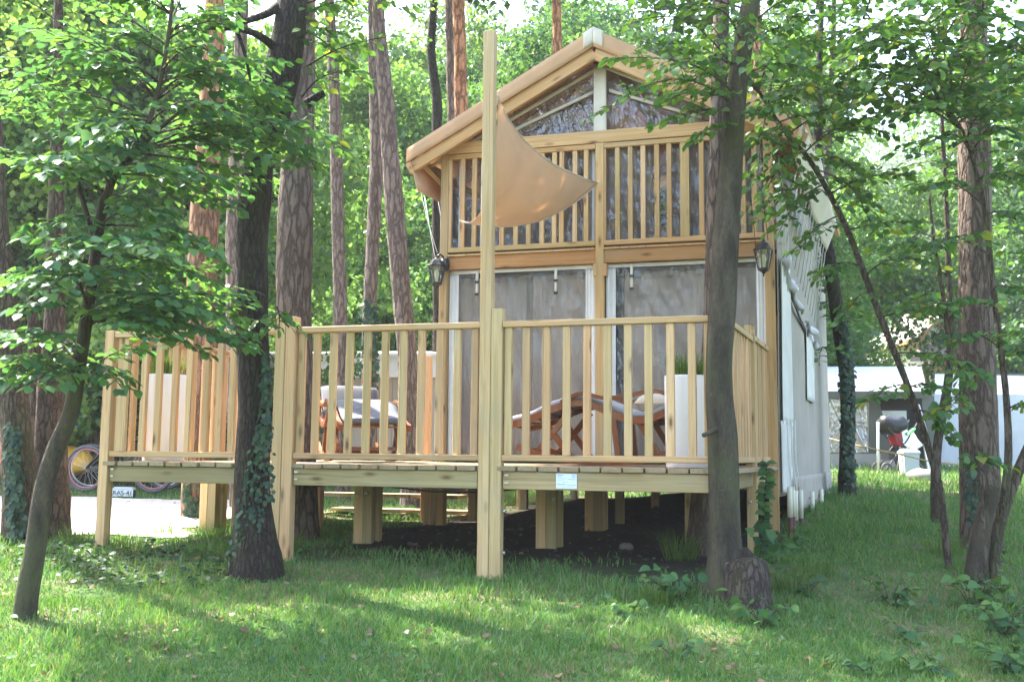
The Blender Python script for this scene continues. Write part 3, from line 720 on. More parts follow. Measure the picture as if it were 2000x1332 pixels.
for k in range(11):
    uc = -3.05+k*.3
    if abs(uc+1.6) < .1: continue
    MB().box(D(uc-.035, LV+.13, 3.41), DU*.07, DV*.012, ZUP*.05).build('curtain_tab', M_BROWNCUR, LODGE)
for px, py in ((932, 552), (1086, 549), (1234, 540)):
    u, z = u_at(px, py, LV)
    sb = cloth('roll_strap', uvfn(u-.014, u+.014, z-.13, z+.12, LV-.005, None), 3, 6, M_WEB, LODGE, .006)
    for dz in (-.01, -.135): MB().box(D(u-.018, LV-.016, z+dz), DU*.036, DV*.014, ZUP*.025).build('buckle', M_BLACK, sb)
# upper floor
uvbox('upper_floor', -3.19, -.02, LV+.06, 7.2, 3.56, 3.66, M_FLOORB, LODGE)
for (u0, u1, s) in ((-3.19, -1.65, 5), (-1.55, -.02, 6)):
    cloth('upper_clear_panel', uvfn(u0, u1, 3.69, 4.75, LV+.075, wrinkle(s, .02, 9, 7, 3)), 70, 50, M_PLASTIC_UP, LODGE, 0)
for (u, w) in ((-3.12, .07), (-2.88, .03), (-.12, .08), (-1.7, .03)):
    cloth('vertical_webbing', uvfn(u, u+w, 3.69, 4.74, LV+.055, folds(8, .004, 1)), 6, 12, M_WHITE, LODGE)
for (u0, u1, n, s, mt_) in ((-3.12, -2.1, 6, 5, M_BROWNCUR), (-2.05, -1.3, 4, 6, M_CURTAIN), (-1.15, -.05, 7, 7, M_BROWNCUR)):
    cloth('curtain', uvfn(u0, u1, 3.70, 5.0, LV+1.0, folds(s+40, .045, n)), 60, 20, mt_, LODGE)
# roof
RZ, EZ, RU, EUL, EUR, RV0, RV1 = 5.84, 4.77, -1.595, -3.56, .40, 2.42, 7.6
def roof_pt(side, a, b):
    """a: 0 ridge..1 eave; b: 0 front..1 back"""
    eu = EUL if side < 0 else EUR
    return C0+(RU+(eu-RU)*a)[..., None]*DU+(RV0+(RV1-RV0)*b)[..., None]*DV+(RZ+(EZ-RZ)*a-.03*np.sin(np.pi*a)+.01*np.sin(9*b))[..., None]*ZUP
for sd in (-1, 1):
    cloth('roof_sheet', lambda a, b: roof_pt(sd, a, b), 20, 24, M_ROOF, LODGE, .012, False)
    eu = EUL if sd < 0 else EUR
    # fabric fascia round the front edge
    e0 = D(RU, RV0-.012, RZ-.012); e1 = D(eu, RV0-.012, EZ-.012)
    def fas(a, b, e0=e0, e1=e1): return e0+(e1-e0)*a[..., None]-ZUP*(b*(.178-.03*a)-.012)[..., None]+DV*(.006*np.sin(a*11)*b)[..., None]
    cloth('roof_fascia', fas, 24, 4, M_ROOF, LODGE, .008, False)
    cloth('ridge_flap' if sd < 0 else 'ridge_cover', lambda a, b: (D(RU, RV0-.02, RZ+.02)+(e1-e0)*(a*.05)[..., None]-ZUP*(b*.165)[..., None]), 6, 4, M_WEB, LODGE, .006)
    # rafters
    for vv in (RV0+.04, 3.6, 5.2, 6.8):
        timber('rafter', .05, .12, D(RU, vv, RZ-.235 if vv < 2.5 else RZ-.1), D(eu, vv, EZ-.205 if vv < 2.5 else EZ-.08), M_BALC, LODGE, DV)
    # white edge along the gable sheet
    g0 = D(RU, LV+.03, RZ-.25); g1 = D(eu+(-.12 if sd > 0 else .12), LV+.03, EZ-.10)
    cloth('gable_edge', lambda a, b: g0+(g1-g0)*a[..., None]-ZUP*(b*.045)[..., None], 20, 3, M_WEB, LODGE, .006)
    h0 = D(RU+(.08 if sd > 0 else -.08), LV+.025, RZ-.52); h1 = D(RU+(1.0 if sd > 0 else -1.0), LV+.025, 4.96)
    cloth('gable_webbing', lambda a, b: h0+(h1-h0)*a[..., None]-ZUP*(b*.035)[..., None], 16, 3, M_WEB, LODGE, .006)
    ua = RU; ub = eu-(.1 if sd > 0 else -.1)
    wr = wrinkle(12+sd, .018, 9, 7, 2)
    def gable(a, b):
        top = (RZ-.10)+(EZ-.04-(RZ-.10))*a; z = 4.78+(np.maximum(top, 4.80)-4.78)*b
        return C0+(ua+(ub-ua)*a)[..., None]*DU+(LV+.06+wr(a, b))[..., None]*DV+z[..., None]*ZUP
    cloth('gable_panel', gable, 60, 30, M_PLASTIC_UP, LODGE, 0)
cloth('gable_strap', uvfn(RU-.065, RU+.065, 4.74, RZ-.30, LV-.03, folds(3, .006, 1)), 10, 24, M_WEB, LODGE, .006)
MB().lathe([(.0, -.02), (.035, -.015), (.04, 0), (.03, .015), (0, .02)], D(RU-.02, LV-.04, RZ-.27), 12).build('ridge_knob', M_BLACK, LODGE, True)
timber('ridge_beam', .06, .12, D(RU, RV0+.1, RZ-.12), D(RU, RV1, RZ-.12), M_BALC, LODGE, DU)
# eave rails, brackets and hanging valance on the left
timber('eave_rail', .05, .05, D(EUL+.02, RV0+.02, EZ-.05), D(EUL+.02, RV1, EZ-.05), M_BALC, LODGE, DU)
timber('eave_rail', .05, .05, D(EUR-.02, RV0+.02, EZ-.05), D(EUR-.02, RV1, EZ-.05), M_BALC, LODGE, DU)
for vv in (RV0+.12, 4.6, 7.0):
    timber('eave_strut', .035, .05, D(EUL+.05, vv, EZ-.07), D(-3.26, min(vv+.5, 7.1), 4.36), M_BALC, LODGE, DV)
cloth('valance', lambda a, b: D(EUL+.005, RV0, EZ-.03)+DV*(a*5.4)[..., None]-ZUP*(b*.42)[..., None]+DU*(b*.12+.015*np.sin(a*17)*b)[..., None], 30, 6, M_ROOF, LODGE, .006)
for (p, q) in ((D(EUL+.1, RV0+.1, EZ-.4), D(-3.28, LV-.1, 3.7)), (D(EUL+.06, RV0+.3, EZ-.43), D(-3.3, LV, 3.45)), (D(EUL+.12, RV0+.5, EZ-.42), D(-3.27, LV+.2, 3.62))):
    MB().tube([p, (p+q)/2-ZUP*.03, q], .004, 5).build('guy_line', M_ROPE, LODGE, True)
# raised flap of the right eave
fl = [at(1563, 236, 9.1), at(1632, 440, 11.6), at(1612, 492, 11.6), at(1553, 318, 9.25)]
def flap(a, b):
    p = (fl[0]+(fl[1]-fl[0])*a[..., None])*(1-b)[..., None]+(fl[3]+(fl[2]-fl[3])*a[..., None])*b[..., None]
    return p+np.array([.05, 0, .05])*np.sin(np.pi*a)[..., None]*(1-b)[..., None]+DU*(.012*np.sin(a*21))[..., None]
cloth('eave_flap', flap, 40, 8, M_WEB, LODGE, .006)
# right canvas wall and what hangs on it
WV = np.array([math.sin(math.radians(22.3)), math.cos(math.radians(22.3)), 0])
W0 = D(.085, LV+.03, 0)
def wallfn(a0, a1, z0, z1, off, wob):
    def fn(a, b):
        w = wob(a, b) if wob else 0*a
        return W0+((a0+(a1-a0)*a)[..., None])*WV+((off+w)[..., None])*DU+(z0+(z1-z0)*b)[..., None]*ZUP
    return fn
cloth('side_canvas', wallfn(0, 4.9, 1.28, 4.58, 0, folds(51, .012, 5, .6)), 70, 40, M_CANVAS, LODGE)
cloth('side_canvas', lambda a, b: D(-3.29, LV+.02, 0)+DV*(a*4.6)[..., None]+ZUP*(1.25+b*3.2)[..., None]+DU*(.02*np.sin(a*14))[..., None], 40, 12, M_CANVAS, LODGE)
uvbox('back_wall', -3.2, .04, 7.24, 7.27, 1.2, 4.9, M_CURTAIN, LODGE)
uvbox('lower_floor', -3.2, .0, LV+.08, 7.2, 1.46, 1.56, M_BEAM, LODGE)
for v in (3.4, 5.0, 7.0):
    for u in (-3.2, -1.6, -.05):
        post(u, v, 1.46, M_BEAM, .085, parent=LODGE, name='support_post')
cloth('white_door_sheet', wallfn(.02, .75, 1.95, 3.52, .035, folds(61, .012, 6, .2)), 50, 20, M_WHITE, LODGE)
cloth('white_lower_sheet', wallfn(.0, .62, 1.32, 1.98, .03, folds(65, .02, 5, .8)), 50, 20, M_WHITE, LODGE)
cloth('white_window_blind', wallfn(2.1, 2.9, 2.28, 3.1, .03, folds(63, .008, 3, .2)), 30, 14, M_WHITE, LODGE)
cloth('canvas_skirt', wallfn(.6, 4.9, 1.10, 1.45, .03, folds(66, .02, 9, .8)), 80, 8, M_CANVAS, LODGE)
def bundle(a0, a1, z, r, s):
    t = np.linspace(0, 1, 14); pts = W0+WV*(a0+(a1-a0)*t)[:, None]+DU*(.07+.02*np.sin(t*7+s))[:, None]+ZUP*(z+.03*np.sin(t*5+s)-.25*t*(a1-a0))[:, None]
    V, f = tube_arrays(pts, r*(.8+.3*np.sin(t*9+s)), 14, True); q = V.reshape(14, 14, 3); V = (q+.55*r*fbm(q*22, s, 3)[..., None]*np.array([1, 1, 1.])).reshape(-1, 3)
    MB().add(V, f).build('rolled_blind', M_LAV, LODGE, True)
M_LAV = fabric('lavender_cloth', (.58, .57, .64), 0, .8)
bundle(.05, .75, 3.50, .038, 1); bundle(.6, 1.4, 3.36, .032, 2); bundle(2.0, 2.95, 3.18, .038, 4)
MB().bar([W0+WV*a+DU*.03+ZUP*z for a, z in ((.6, 3.32), (1.3, 3.19), (1.7, 3.10), (2.3, 3.03))], DU, .01, .05).build('gap_shade', M_DARKIN, LODGE)  # solid dark bar in place of a shaded gap in the canvas
MB().lathe([(.03, -.008), (.045, 0), (.03, .008)], W0+WV*.16+DU*.03+ZUP*3.68, 14, False).build('ring', M_WEB, LODGE, True)
for k in range(14):
    t = k/13; p = fl[3]+(fl[2]-fl[3])*(.05+.95*t); q = W0+WV*(.12+2.9*t)+DU*.05+ZUP*(3.75-.55*t)
    MB().tube([p, p*.5+q*.5-ZUP*.02, q], .0055, 5).build('guy_rope', M_ROPE, LODGE, True)
for k in range(5):
    q = W0+WV*(.05+.1*k)+DU*.045; MB().tube([q+ZUP*4.45, q+ZUP*(4.0-.04*k)+DU*.015, q+ZUP*(3.5-.06*k)], .0055, 5).build('hanging_cord', M_ROPE, LODGE, True)
for k in range(4):
    q = W0+WV*(.1+.13*k)+DU*(.06+.02*(k % 2)); MB().tube([q+ZUP*2.0, q+ZUP*1.6+WV*.04, q+ZUP*1.38+DU*.03, q+ZUP*1.33+WV*.2], .006, 6).build('hanging_strap', M_WHITE, LODGE, True)
for k, a in enumerate((.0, .22, .42, .85, 1.9, 2.9, 3.9, 4.7)):
    q = W0+WV*(.08+a)+DU*.07; zt = 1.37-.025*k+.02*(k % 2)
    tb = MB().tube([q+ZUP*(zt-.28), q+ZUP*zt], .024, 10).build('tension_tube', M_TUBE, LODGE, True)
    g = float(gz(q[0], q[1])); MB().tube([q+ZUP*(min(g, zt-.3)-.1), q+ZUP*(zt-.28)], .021, 8).build('stake', M_RUST, tb, True)
    for j in range(3): MB().box(q+np.array([-.038, -.006, zt-.23+.075*j]), DU*.01, DV*.012, ZUP*.014).build('cord_clip', M_RUST, tb)

# ------------------------------------------------------------------ shade sail
SAIL = None
sA = at(974, 192, 7.62); sB = at(1168, 357, 9.98); sC = at(897, 431, 9.9)
def bez(p, c, q, t): t = t[..., None]; return p*(1-t)**2+2*c*t*(1-t)+q*t*t
cAC = at(962, 470, 8.6); cAB = at(1020, 315, 8.9); cBC = at(1050, 478, 9.5)
def sail(a, b):
    l = bez(sA, cAC, sC, b); r_ = bez(sA, cAB, sB, b); lin = l*(1-a)[..., None]+r_*a[..., None]
    bow = bez(sC, cBC, sB, a)-(sC*(1-a)[..., None]+sB*a[..., None])
    wr = .012*vnoise(np.stack([a*9, b*2.5, 0*a], -1), 77)*np.minimum(1, 4*a*(1-a)+.1)+.006*vnoise(np.stack([a*3+b*9, b*13-a*4, 0*a], -1), 78)
    return lin+bow*(b**2.2)[..., None]+wr[..., None]*np.array([.3, -.7, .6])
SAIL = cloth('shade_sail', sail, 40, 40, M_SAIL, None, .005)
tag(SAIL, 'tan triangular shade sail stretched from the tall pole to the lodge', 'shade sail')
edge = [sail(np.array(a*1.), np.array(b*1.)) for a, b in [(1, k/14) for k in range(1, 15)]+[(1-k/14, 1) for k in range(1, 15)]]
tag(MB().tube(edge, .008, 6).build('edge_webbing', M_WEB, SAIL, True))
MB().tube([sB-(sB-sA)*.005, D(-1.6, LV-.05, sB[2]+.0)], .006, 6).build('tie_cord', M_ROPE, SAIL, True)
MB().tube([sA, D(-1.70, 0, sA[2]+.05)], .007, 6).build('tie_cord', M_ROPE, SAIL, True)

# ------------------------------------------------------------------ lanterns
def lantern(loc, label, facing):
    t = thing('wall_lantern', label, 'lantern', loc, 'black lanterns on the lodge posts'); L = np.asarray(loc, float)
    MB().lathe([(.058, .055), (.092, .058), (.096, .066), (.078, .085), (.055, .12), (.022, .142), (.012, .15), (.014, .165), (0, .172)], L, 6, False).build('cap', M_BLACK, t)
    MB().lathe([(.02, -.145), (.052, -.128), (.056, -.112), (.05, -.105)], L, 6).build('base_ring', M_BLACK, t)
    MB().lathe([(0, -.185), (.009, -.178), (.006, -.165), (.013, -.155), (.02, -.145)], L, 8, False).build('finial', M_BLACK, t, True)
    MB().lathe([(.05, -.11), (.082, .055)], L, 6, False).build('glass', M_GLASS, t)
    MB().lathe([(.012, -.1), (.016, -.06), (.028, -.02), (.02, .02), (0, .03)], L, 10, False).build('bulb', M_BULB, t, True)
    for k in range(6):
        a = math.pi*k/3; e = np.array([math.cos(a), math.sin(a), 0]); MB().tube([L+e*.052-ZUP*.11, L+e*.085+ZUP*.056], .0055, 5).build('cage_bar', M_BLACK, t)
    f = np.asarray(facing, float)
    MB().tube([L+ZUP*.16, L+ZUP*.19+f*.04, L+ZUP*.17+f*.085, L+ZUP*.1+f*.1], .011, 8).build('arm', M_BLACK, t, True)
    MB().lathe([(.0, -.07), (.04, -.06), (.048, 0), (.04, .06), (0, .07)], L+f*.115+ZUP*.09, 12, False).build('wall_plate', M_BLACK, t, True)
pl = at(853, 532, 10.33); lantern(pl, 'black lantern on the left front post of the lodge', (DU*.55+DV*.7)/1.1)
pr = at(1491, 502, 9.34); lantern(pr, 'black lantern on the right front post beside the white side wall', (DV))

# ------------------------------------------------------------------ planters
def blades(c, n, h, spread, w, r, mat, name, parent=None, lean=.5):
    V = []; c = np.asarray(c, float)
    a = r.uniform(0, 2*np.pi, n); rr = spread*np.sqrt(r.uniform(0, 1, n)); hh = h*r.uniform(.55, 1.1, n); le = lean*hh*r.uniform(.2, 1.2, n)
    b = c+np.stack([rr*np.cos(a), rr*np.sin(a), 0*a], -1); a2 = a+r.normal(0, .7, n); dr = np.stack([np.cos(a2), np.sin(a2), 0*a], -1)
    sd = np.stack([-np.sin(a2), np.cos(a2), 0*a], -1)*w/2
    m1 = b+dr*(le*.3)[:, None]+ZUP*(hh*.6)[:, None]; t = b+dr*le[:, None]+ZUP*(hh*(1-.25*le/hh))[:, None]
    V = np.stack([b-sd, b+sd, m1+sd*.8, m1-sd*.8, t], 1); off = (np.arange(n)*5)[:, None]
    q = np.array([[0, 1, 2, 3]])+off; tr = np.array([[3, 2, 4]])+off
    V = V.reshape(-1, 3)-c; o = bpy.data.objects.new(name, fast_mesh(name, V, [q, tr], mat)); return link(o, Matrix.Translation(Vector(c)), parent)
def planter(px, py, d, s, label, glabel):
    p = at(px, py, d); p[2] = DZ+.004
    t = thing('planter', label, 'planter', p, 'tall white planters on the deck')
    R_, H = .165*s, .665*s
    MB().lathe([(R_*.93, 0), (R_*.95, .01), (R_, H-.012), (R_*.99, H), (R_*.93, H), (R_*.92, H-.05), (0, H-.05)], p, 40, False).build('pot', M_POT, t, True)
    MB().lathe([(0, H-.045), (R_*.915, H-.045)], p, 24, False).build('soil', M_CABLE, t)
    if glabel:
        g = blades(p+ZUP*(H-.05), 420, .24*s, R_*.85, .006, rng, M_TUFT, 'grass_plant', None, .45); tag(g, glabel, 'plant', 'grasses in the white planters')
planter(1343, 905, 7.52, 1.0, 'tall white round planter by the near right deck corner', 'short green grass growing in the white planter at the deck corner')
planter(318, 905, 9.0, 1.12, 'tall white round planter behind the left section of railing', 'dark grass in the white planter behind the left railing')

# ------------------------------------------------------------------ loungers
def sunlounger(label, O, X, Yd, cush):
    """O foot-end floor point, X along its length, Yd across"""
    t = thing('sun_lounger', label, 'sun lounger', O+X*.8, 'wooden sun loungers on the deck')
    def Q(x, y, z): return O+X*x+Yd*y+ZUP*z
    prof = [(0, .30), (.25, .36), (.5, .46), (.72, .50), (.9, .44), (1.08, .37), (1.26, .36), (1.46, .44), (1.64, .56), (1.78, .70)]
    ps = smooth_path(np.array([[x, 0, z] for x, z in prof]), 30)
    for y in (-.30, .30):
        MB().bar([Q(p[0], y, p[2]) for p in ps], Yd, .035, .055).build('side_rail', M_TEAK, t)
        arm = smooth_path(np.array([[.55, 0, .50], [.72, 0, .57], [.92, 0, .53], [1.12, 0, .55], [1.35, 0, .58], [1.52, 0, .50]]), 20)
        MB().bar([Q(p[0], y*1.08, p[2]) for p in arm], Yd, .05, .03).build('armrest', M_TEAK, t)
        rock = smooth_path(np.array([[.15, 0, .14], [.5, 0, .05], [.85, 0, .028], [1.25, 0, .05], [1.62, 0, .17]]), 22)
        MB().bar([Q(p[0], y, p[2]) for p in rock], Yd, .035, .05).build('rocker', M_TEAK, t)
        for (x0, z0, x1, z1) in ((.30, .07, .62, .44), (.62, .06, .36, .38), (1.35, .09, 1.18, .36), (1.02, .05, .98, .40)):
            MB().bar([Q(x0, y*.93, z0), Q(x1, y*.93, z1)], Yd, .03, .045).build('leg', M_TEAK, t)
    for k in range(15):
        p = ps[1+2*k-(k > 13)]; MB().bar([Q(p[0], -.285, p[2]), Q(p[0], .285, p[2])], X, .05, .016).build('slat', M_TEAK, t)
    for x, z in ((.2, .12), (.7, .06), (1.3, .09)):
        MB().bar([Q(x, -.285, z), Q(x, .285, z)], X, .05, .03).build('crossbar', M_TEAK, t)
    def cfn(off):
        def fn(a, b):
            xx = np.interp(a, np.linspace(0, 1, 30), ps[:, 0]); zz = np.interp(a, np.linspace(0, 1, 30), ps[:, 2])
            y = (b-.5)*.54; e = np.minimum(1, 6*np.minimum(b, 1-b)+.25)
            return O+X*xx[..., None]+Yd*y[..., None]+ZUP*(zz+.03+off*e*(1+.12*np.sin(a*38)))[..., None]
        return fn
    cloth('mattress', cfn(.028), 50, 12, cush, t, .045)
    return t, Q
def pillow(name, label, c, ax, ay, az, sx, sy, sz, mat):
    A, B = np.meshgrid(np.linspace(-1, 1, 17), np.linspace(-1, 1, 13)); h = ((1-A**4)*(1-B**4))**.5
    pr_ = 1-.08*(1-h)
    top = A[..., None]*ax*sx+B[..., None]*ay*sy+(h*sz)[..., None]*az; bot = A[..., None]*ax*sx+B[..., None]*ay*sy-(h*sz)[..., None]*az
    I = np.arange(17*13).reshape(13, 17); q = np.stack([I[:-1, :-1], I[:-1, 1:], I[1:, 1:], I[1:, :-1]], -1).reshape(-1, 4)
    o = link(bpy.data.objects.new(name, fast_mesh(name, np.concatenate([top.reshape(-1, 3), bot.reshape(-1, 3)]), [q, q[:, ::-1]+17*13], mat, True)), Matrix.Translation(Vector(c)))
    return tag(o, label, 'pillow')
o1 = at(1002, 905, 8.75); o1[2] = DZ+.004
t1, Q1 = sunlounger('wooden sun lounger seen side-on in front of the clear plastic wall', o1, DU*.985-DV*.10, DV, M_LGREY)
pillow('pillow', 'plump beige pillow on the side-on lounger', Q1(1.30, .0, .49), DV, DU, ZUP, .26, .15, .085, M_PILLOW)
o2 = at(732, 905, 9.0); o2[2] = DZ+.004
X2 = DV*.80-DU*.60; X2 /= np.linalg.norm(X2)
t2, Q2 = sunlounger('wooden sun lounger seen from its foot end left of the lodge', o2, X2, -np.cross(X2, ZUP)*-1.0, M_MGREY)
pillow('pillow', 'dark grey cushion propped on the foot-on lounger left of the lodge', Q2(1.48, .0, .60), np.cross(X2, ZUP), ZUP*.8+X2*.6, X2*.8-ZUP*.6, .28, .19, .07, M_GREYCUSH)
cb = [at(x, y, d) for x, y, d in ((600, 952, 9), (680, 943, 9), (760, 950, 8.6), (850, 960, 8.4), (940, 961, 8.2), (1010, 955, 8.2), (1100, 950, 8.3), (1390, 955, 8.3))]
tag(MB().tube(smooth_path(np.array(cb), 40), .007, 6).build('power_cable', M_CABLE, None, True), 'thin dark cable slung under the deck beams', 'cable')

# ------------------------------------------------------------------ trees with trunks one can tell apart
def tree(name, label, loc, group=None, cat='tree'):
    return thing(name, label, cat, loc, group)
def crown_cloud(centers, radii, n, size, seed, flat=.75, up=.55):
    r = np.random.default_rng(seed); c = np.asarray(centers, float); rad = np.asarray(radii, float)
    w = rad**2; w /= w.sum(); k = r.choice(len(c), n, p=w)
    d = r.normal(0, 1, (n, 3)); d /= np.linalg.norm(d, axis=1)[:, None]; rr = r.uniform(.25, 1, n)**.5
    p = c[k]+d*(rr*rad[k])[:, None]*np.array([1, 1, flat])
    nrm = r.normal(0, 1, (n, 3))*(1-up)+ZUP*up+d*.25; t = r.normal(0, 1, (n, 3))+np.array([0, 0, -.35])
    return p, t, nrm, size*r.uniform(.6, 1.25, n)
def foliage_mesh(name, parts, mat, detail=0):
    p, t, nn, s = [np.concatenate([q[i] for q in parts]) for i in range(4)]
    V, Fc = leaf_arrays(p, t, nn, s, detail); return fast_mesh(name, V, Fc, mat, False)

PINES = 'tall straight pine trunks behind the deck and lodge'
pine_specs = [
 # label, material, depth, spec, group
 ('thick grey-brown pine trunk rising through the deck right behind the dark front trunk', M_BARK_PINE, 9.2, [(588, 1045, 70), (582, 850, 64), (575, 600, 66), (577, 450, 66), (580, 300, 62), (588, 150, 55), (592, 0, 50), (600, -300, 45), (606, -700, 36), (610, -1000, 20)]),
 ('reddish pine trunk seen above the left railing section behind the linden leaves', M_BARK_RED, 11.0, [(382, 1005, 62), (386, 900, 58), (393, 600, 58), (398, 450, 56), (405, 300, 48), (415, 150, 42), (420, 0, 38), (426, -300, 34), (430, -800, 20)]),
 ('slender pine trunk just left of the dark front trunk', M_BARK_PINE2, 12.5, [(465, 1000, 34), (460, 800, 32), (456, 600, 30), (457, 450, 30), (462, 300, 28), (470, 100, 26), (478, -200, 24), (485, -700, 14)]),
 ('straight thin pine trunk standing alone between the thick pine and the pair', M_BARK_PINE2, 14.0, [(670, 960, 30), (666, 760, 28), (664, 600, 27), (660, 450, 26), (655, 250, 24), (649, 100, 22), (643, 0, 20), (635, -200, 18), (630, -500, 10)]),
 ('left pine of the close pair, ivy on its lower trunk', M_BARK_PINE2, 13.2, [(722, 970, 32), (721, 700, 29), (724, 560, 27), (731, 430, 27), (736, 300, 26), (733, 150, 27), (730, 0, 24), (728, -300, 20), (726, -600, 12)]),
 ('right pine of the close pair, leaning left as it rises', M_BARK_PINE2, 12.6, [(806, 970, 46), (801, 850, 44), (796, 700, 41), (787, 600, 40), (774, 450, 38), (762, 300, 34), (750, 150, 30), (742, 80, 28), (738, 0, 26), (730, -300, 22), (726, -700, 12)]),
 ('grey pine trunk touching the orange one behind the left roof slope', M_BARK_PINE2, 16.0, [(886, 920, 24), (885, 600, 22), (884, 300, 20), (880, 120, 18), (877, 0, 17), (872, -250, 14), (870, -450, 8)]),
 ('bright orange pine trunk behind the left roof slope', M_BARK_RED, 15.0, [(906, 930, 32), (904, 600, 29), (902, 300, 27), (899, 120, 26), (896, 0, 25), (892, -300, 20), (890, -550, 10)]),
 ('pine trunk rising just left of the roof apex', M_BARK_RED, 17.0, [(1092, 900, 24), (1091, 500, 21), (1089, 100, 19), (1087, 0, 18), (1084, -300, 13), (1083, -420, 8)]),
 ('pale pinkish pine trunk beside the near grey trunk at the lodge right side', M_BARK_RED, 16.0, [(1488, 900, 26), (1486, 500, 24), (1482, 150, 21), (1477, 50, 20), (1472, -100, 18), (1466, -450, 9)]),
 ('tall pine with orange upper bark rising through the deck right behind the near grey trunk', M_BARK_PINE, 8.45, [(1364, 1062, 52), (1375, 950, 46), (1383, 800, 42), (1393, 640, 40), (1398, 450, 38), (1401, 300, 36), (1405, 150, 33), (1410, 0, 31), (1416, -300, 28), (1420, -800, 20)]),
 ('thick pine with rough bark at the right side of the lawn', M_BARK_PINE, 9.0, [(1917, 1062, 78), (1915, 950, 72), (1910, 800, 70), (1906, 650, 67), (1903, 500, 64), (1903, 350, 62), (1902, 200, 58), (1902, 0, 52), (1900, -300, 46), (1898, -800, 30)]),
]
def needle_crown(parent, top, h, r, n, seed):
    rr = np.random.default_rng(seed); cs = []; rd = []; mb = MB()
    for k in range(16):
        a = rr.uniform(0, 6.28); f = rr.uniform(.0, 1); z = -h*(1-f)
        e = np.asarray(top, float)+np.array([math.cos(a)*r*(1.05-.75*f)*rr.uniform(.5, 1), math.sin(a)*r*(1.05-.75*f)*rr.uniform(.5, 1), z+.2])
        s = np.asarray(top, float)+ZUP*(z-.3); mb.tube([s, (s+e)/2+ZUP*.05, e], [.05, .035, .015], 5); cs.append(e); rd.append(rr.uniform(.55, 1.0)*r*.36)
    tag(mb.build('limbs', M_BARK_PINE2, parent, True), kind='stuff')
    me = foliage_mesh('crown', [crown_cloud(cs, rd, n, .16, seed, .6, .3)], M_NEEDLE, 0); o = link(bpy.data.objects.new('crown', me), None, parent)
    return o
for i, (lb, mt_, d, sp) in enumerate(pine_specs):
    b = at(sp[0][0], sp[0][1], d); t = tree('pine_tree', lb, b)
    big = sp[2][2]/2000*d > .2
    tr, path = trunk(t, sp, d, mt_, 22 if big else 14, 130 if big else 70, .07, 20+i)
    needle_crown(t, path[-1, :3], 3.2, 2.1, 1900, 60+i)

# dark tree in front of the railing
DT = tree('dark_tree', 'dark kinked tree trunk in front of the left railing, ivy at its foot', at(500, 1085, 7.45), cat='tree')
trunk(DT, [(500, 1092, 98), (497, 1060, 84), (494, 1010, 72), (492, 950, 66), (494, 850, 62), (497, 750, 61), (493, 650, 60), (492, 550, 61), (492, 450, 63), (499, 380, 64), (505, 310, 66), (527, 230, 72), (548, 150, 70), (562, 80, 64), (572, 0, 60), (580, -150, 54), (592, -500, 44), (600, -900, 25)], 7.45, M_BARK_DARK, 26, 150, .075, 5)
def limb(parent, pts, mat, name='branch', n=9, amp=.05, seed=3):
    P_ = np.array([[*at(p[0], p[1], p[3]), p[2]/4000.*p[3]] for p in pts]); V, f = trunk_mesh(P_, n, max(12, 8*len(pts)), amp, seed, .06)
    return MB().add(V, f).build(name, mat, parent, True)
limb(DT, [(548, 10, 22, 7.45), (520, 28, 16, 7.3), (480, 42, 12, 7.1), (432, 52, 9, 6.9), (395, 58, 5, 6.8)], M_BARK_DARK)
limb(DT, [(540, 95, 20, 7.4), (505, 70, 15, 7.2), (470, 58, 12, 7.0), (430, 56, 9, 6.8), (385, 54, 6, 6.7)], M_BARK_DARK)
limb(DT, [(462, 60, 9, 7.0), (475, 95, 7, 7.0), (486, 140, 6, 7.0), (492, 185, 4, 7.0)], M_BARK_DARK)
limb(DT, [(505, 265, 60, 7.42), (530, 285, 42, 7.35), (545, 272, 30, 7.3)], M_BARK_DARK, 'broken_limb')
limb(DT, [(598, 205, 22, 7.6), (615, 192, 17, 7.6), (634, 182, 13, 7.6)], M_BARK_DARK, 'broken_limb')

# near grey tree at the right corner of the deck, with the cut stump grown to it
GT = tree('grey_tree', 'smooth grey-green tree trunk in front of the right deck corner, leafy twigs high up', at(1430, 1140, 7.0))
trunk(GT, [(1420, 1165, 118), (1419, 1130, 84), (1417, 1080, 66), (1415, 1000, 59), (1414, 950, 58), (1411, 850, 57), (1405, 780, 55), (1404, 700, 53), (1411, 600, 53), (1416, 500, 51), (1422, 400, 49), (1430, 300, 46), (1437, 200, 43), (1447, 120, 41), (1458, 50, 39), (1470, -20, 37), (1490, -200, 33), (1510, -600, 22)], 7.0, M_BARK_GREY, 24, 140, .022, 8)
limb(GT, [(1398, 838, 12, 6.9), (1384, 846, 10, 6.85), (1374, 850, 9, 6.82)], M_BARK_GREY, 'broken_twig')
SP = at(1458, 1185, 6.82); STU = thing('stump', 'old dark sawn stump leaning against the foot of the near grey tree', 'stump', SP)
M_CUT = plain('sawn_wood', (.13, .115, .095), .9, 0, .4, 14, .6)
def stump_cut(a, b): return None
sp_path = np.array([[*(at(1460, 1208, 6.8)-ZUP*.05), .20], [*at(1459, 1170, 6.8), .152], [*at(1457, 1140, 6.82), .146], [*at(1455, 1112, 6.84), .142], [*at(1454, 1104, 6.85), .13]])
V, f = trunk_mesh(sp_path, 24, 40, .10, 33, .10); MB().add(V, f).build('trunk', M_BARK_OLD, STU, True)
q = at(1454, 1103, 6.85); MB().lathe([(.128, -.01), (.12, .012), (.07, .018), (0, .012)], q, 20, False).build('sawn_top', M_CUT, STU)
V, f = trunk_mesh(np.array([[*at(1450, 1130, 6.98), .12], [*at(1446, 1095, 6.98), .10], [*at(1441, 1072, 6.98), .06]]), 16, 20, .12, 37, .12); MB().add(V, f).build('broken_stub', M_BARK_DARK, STU, True)

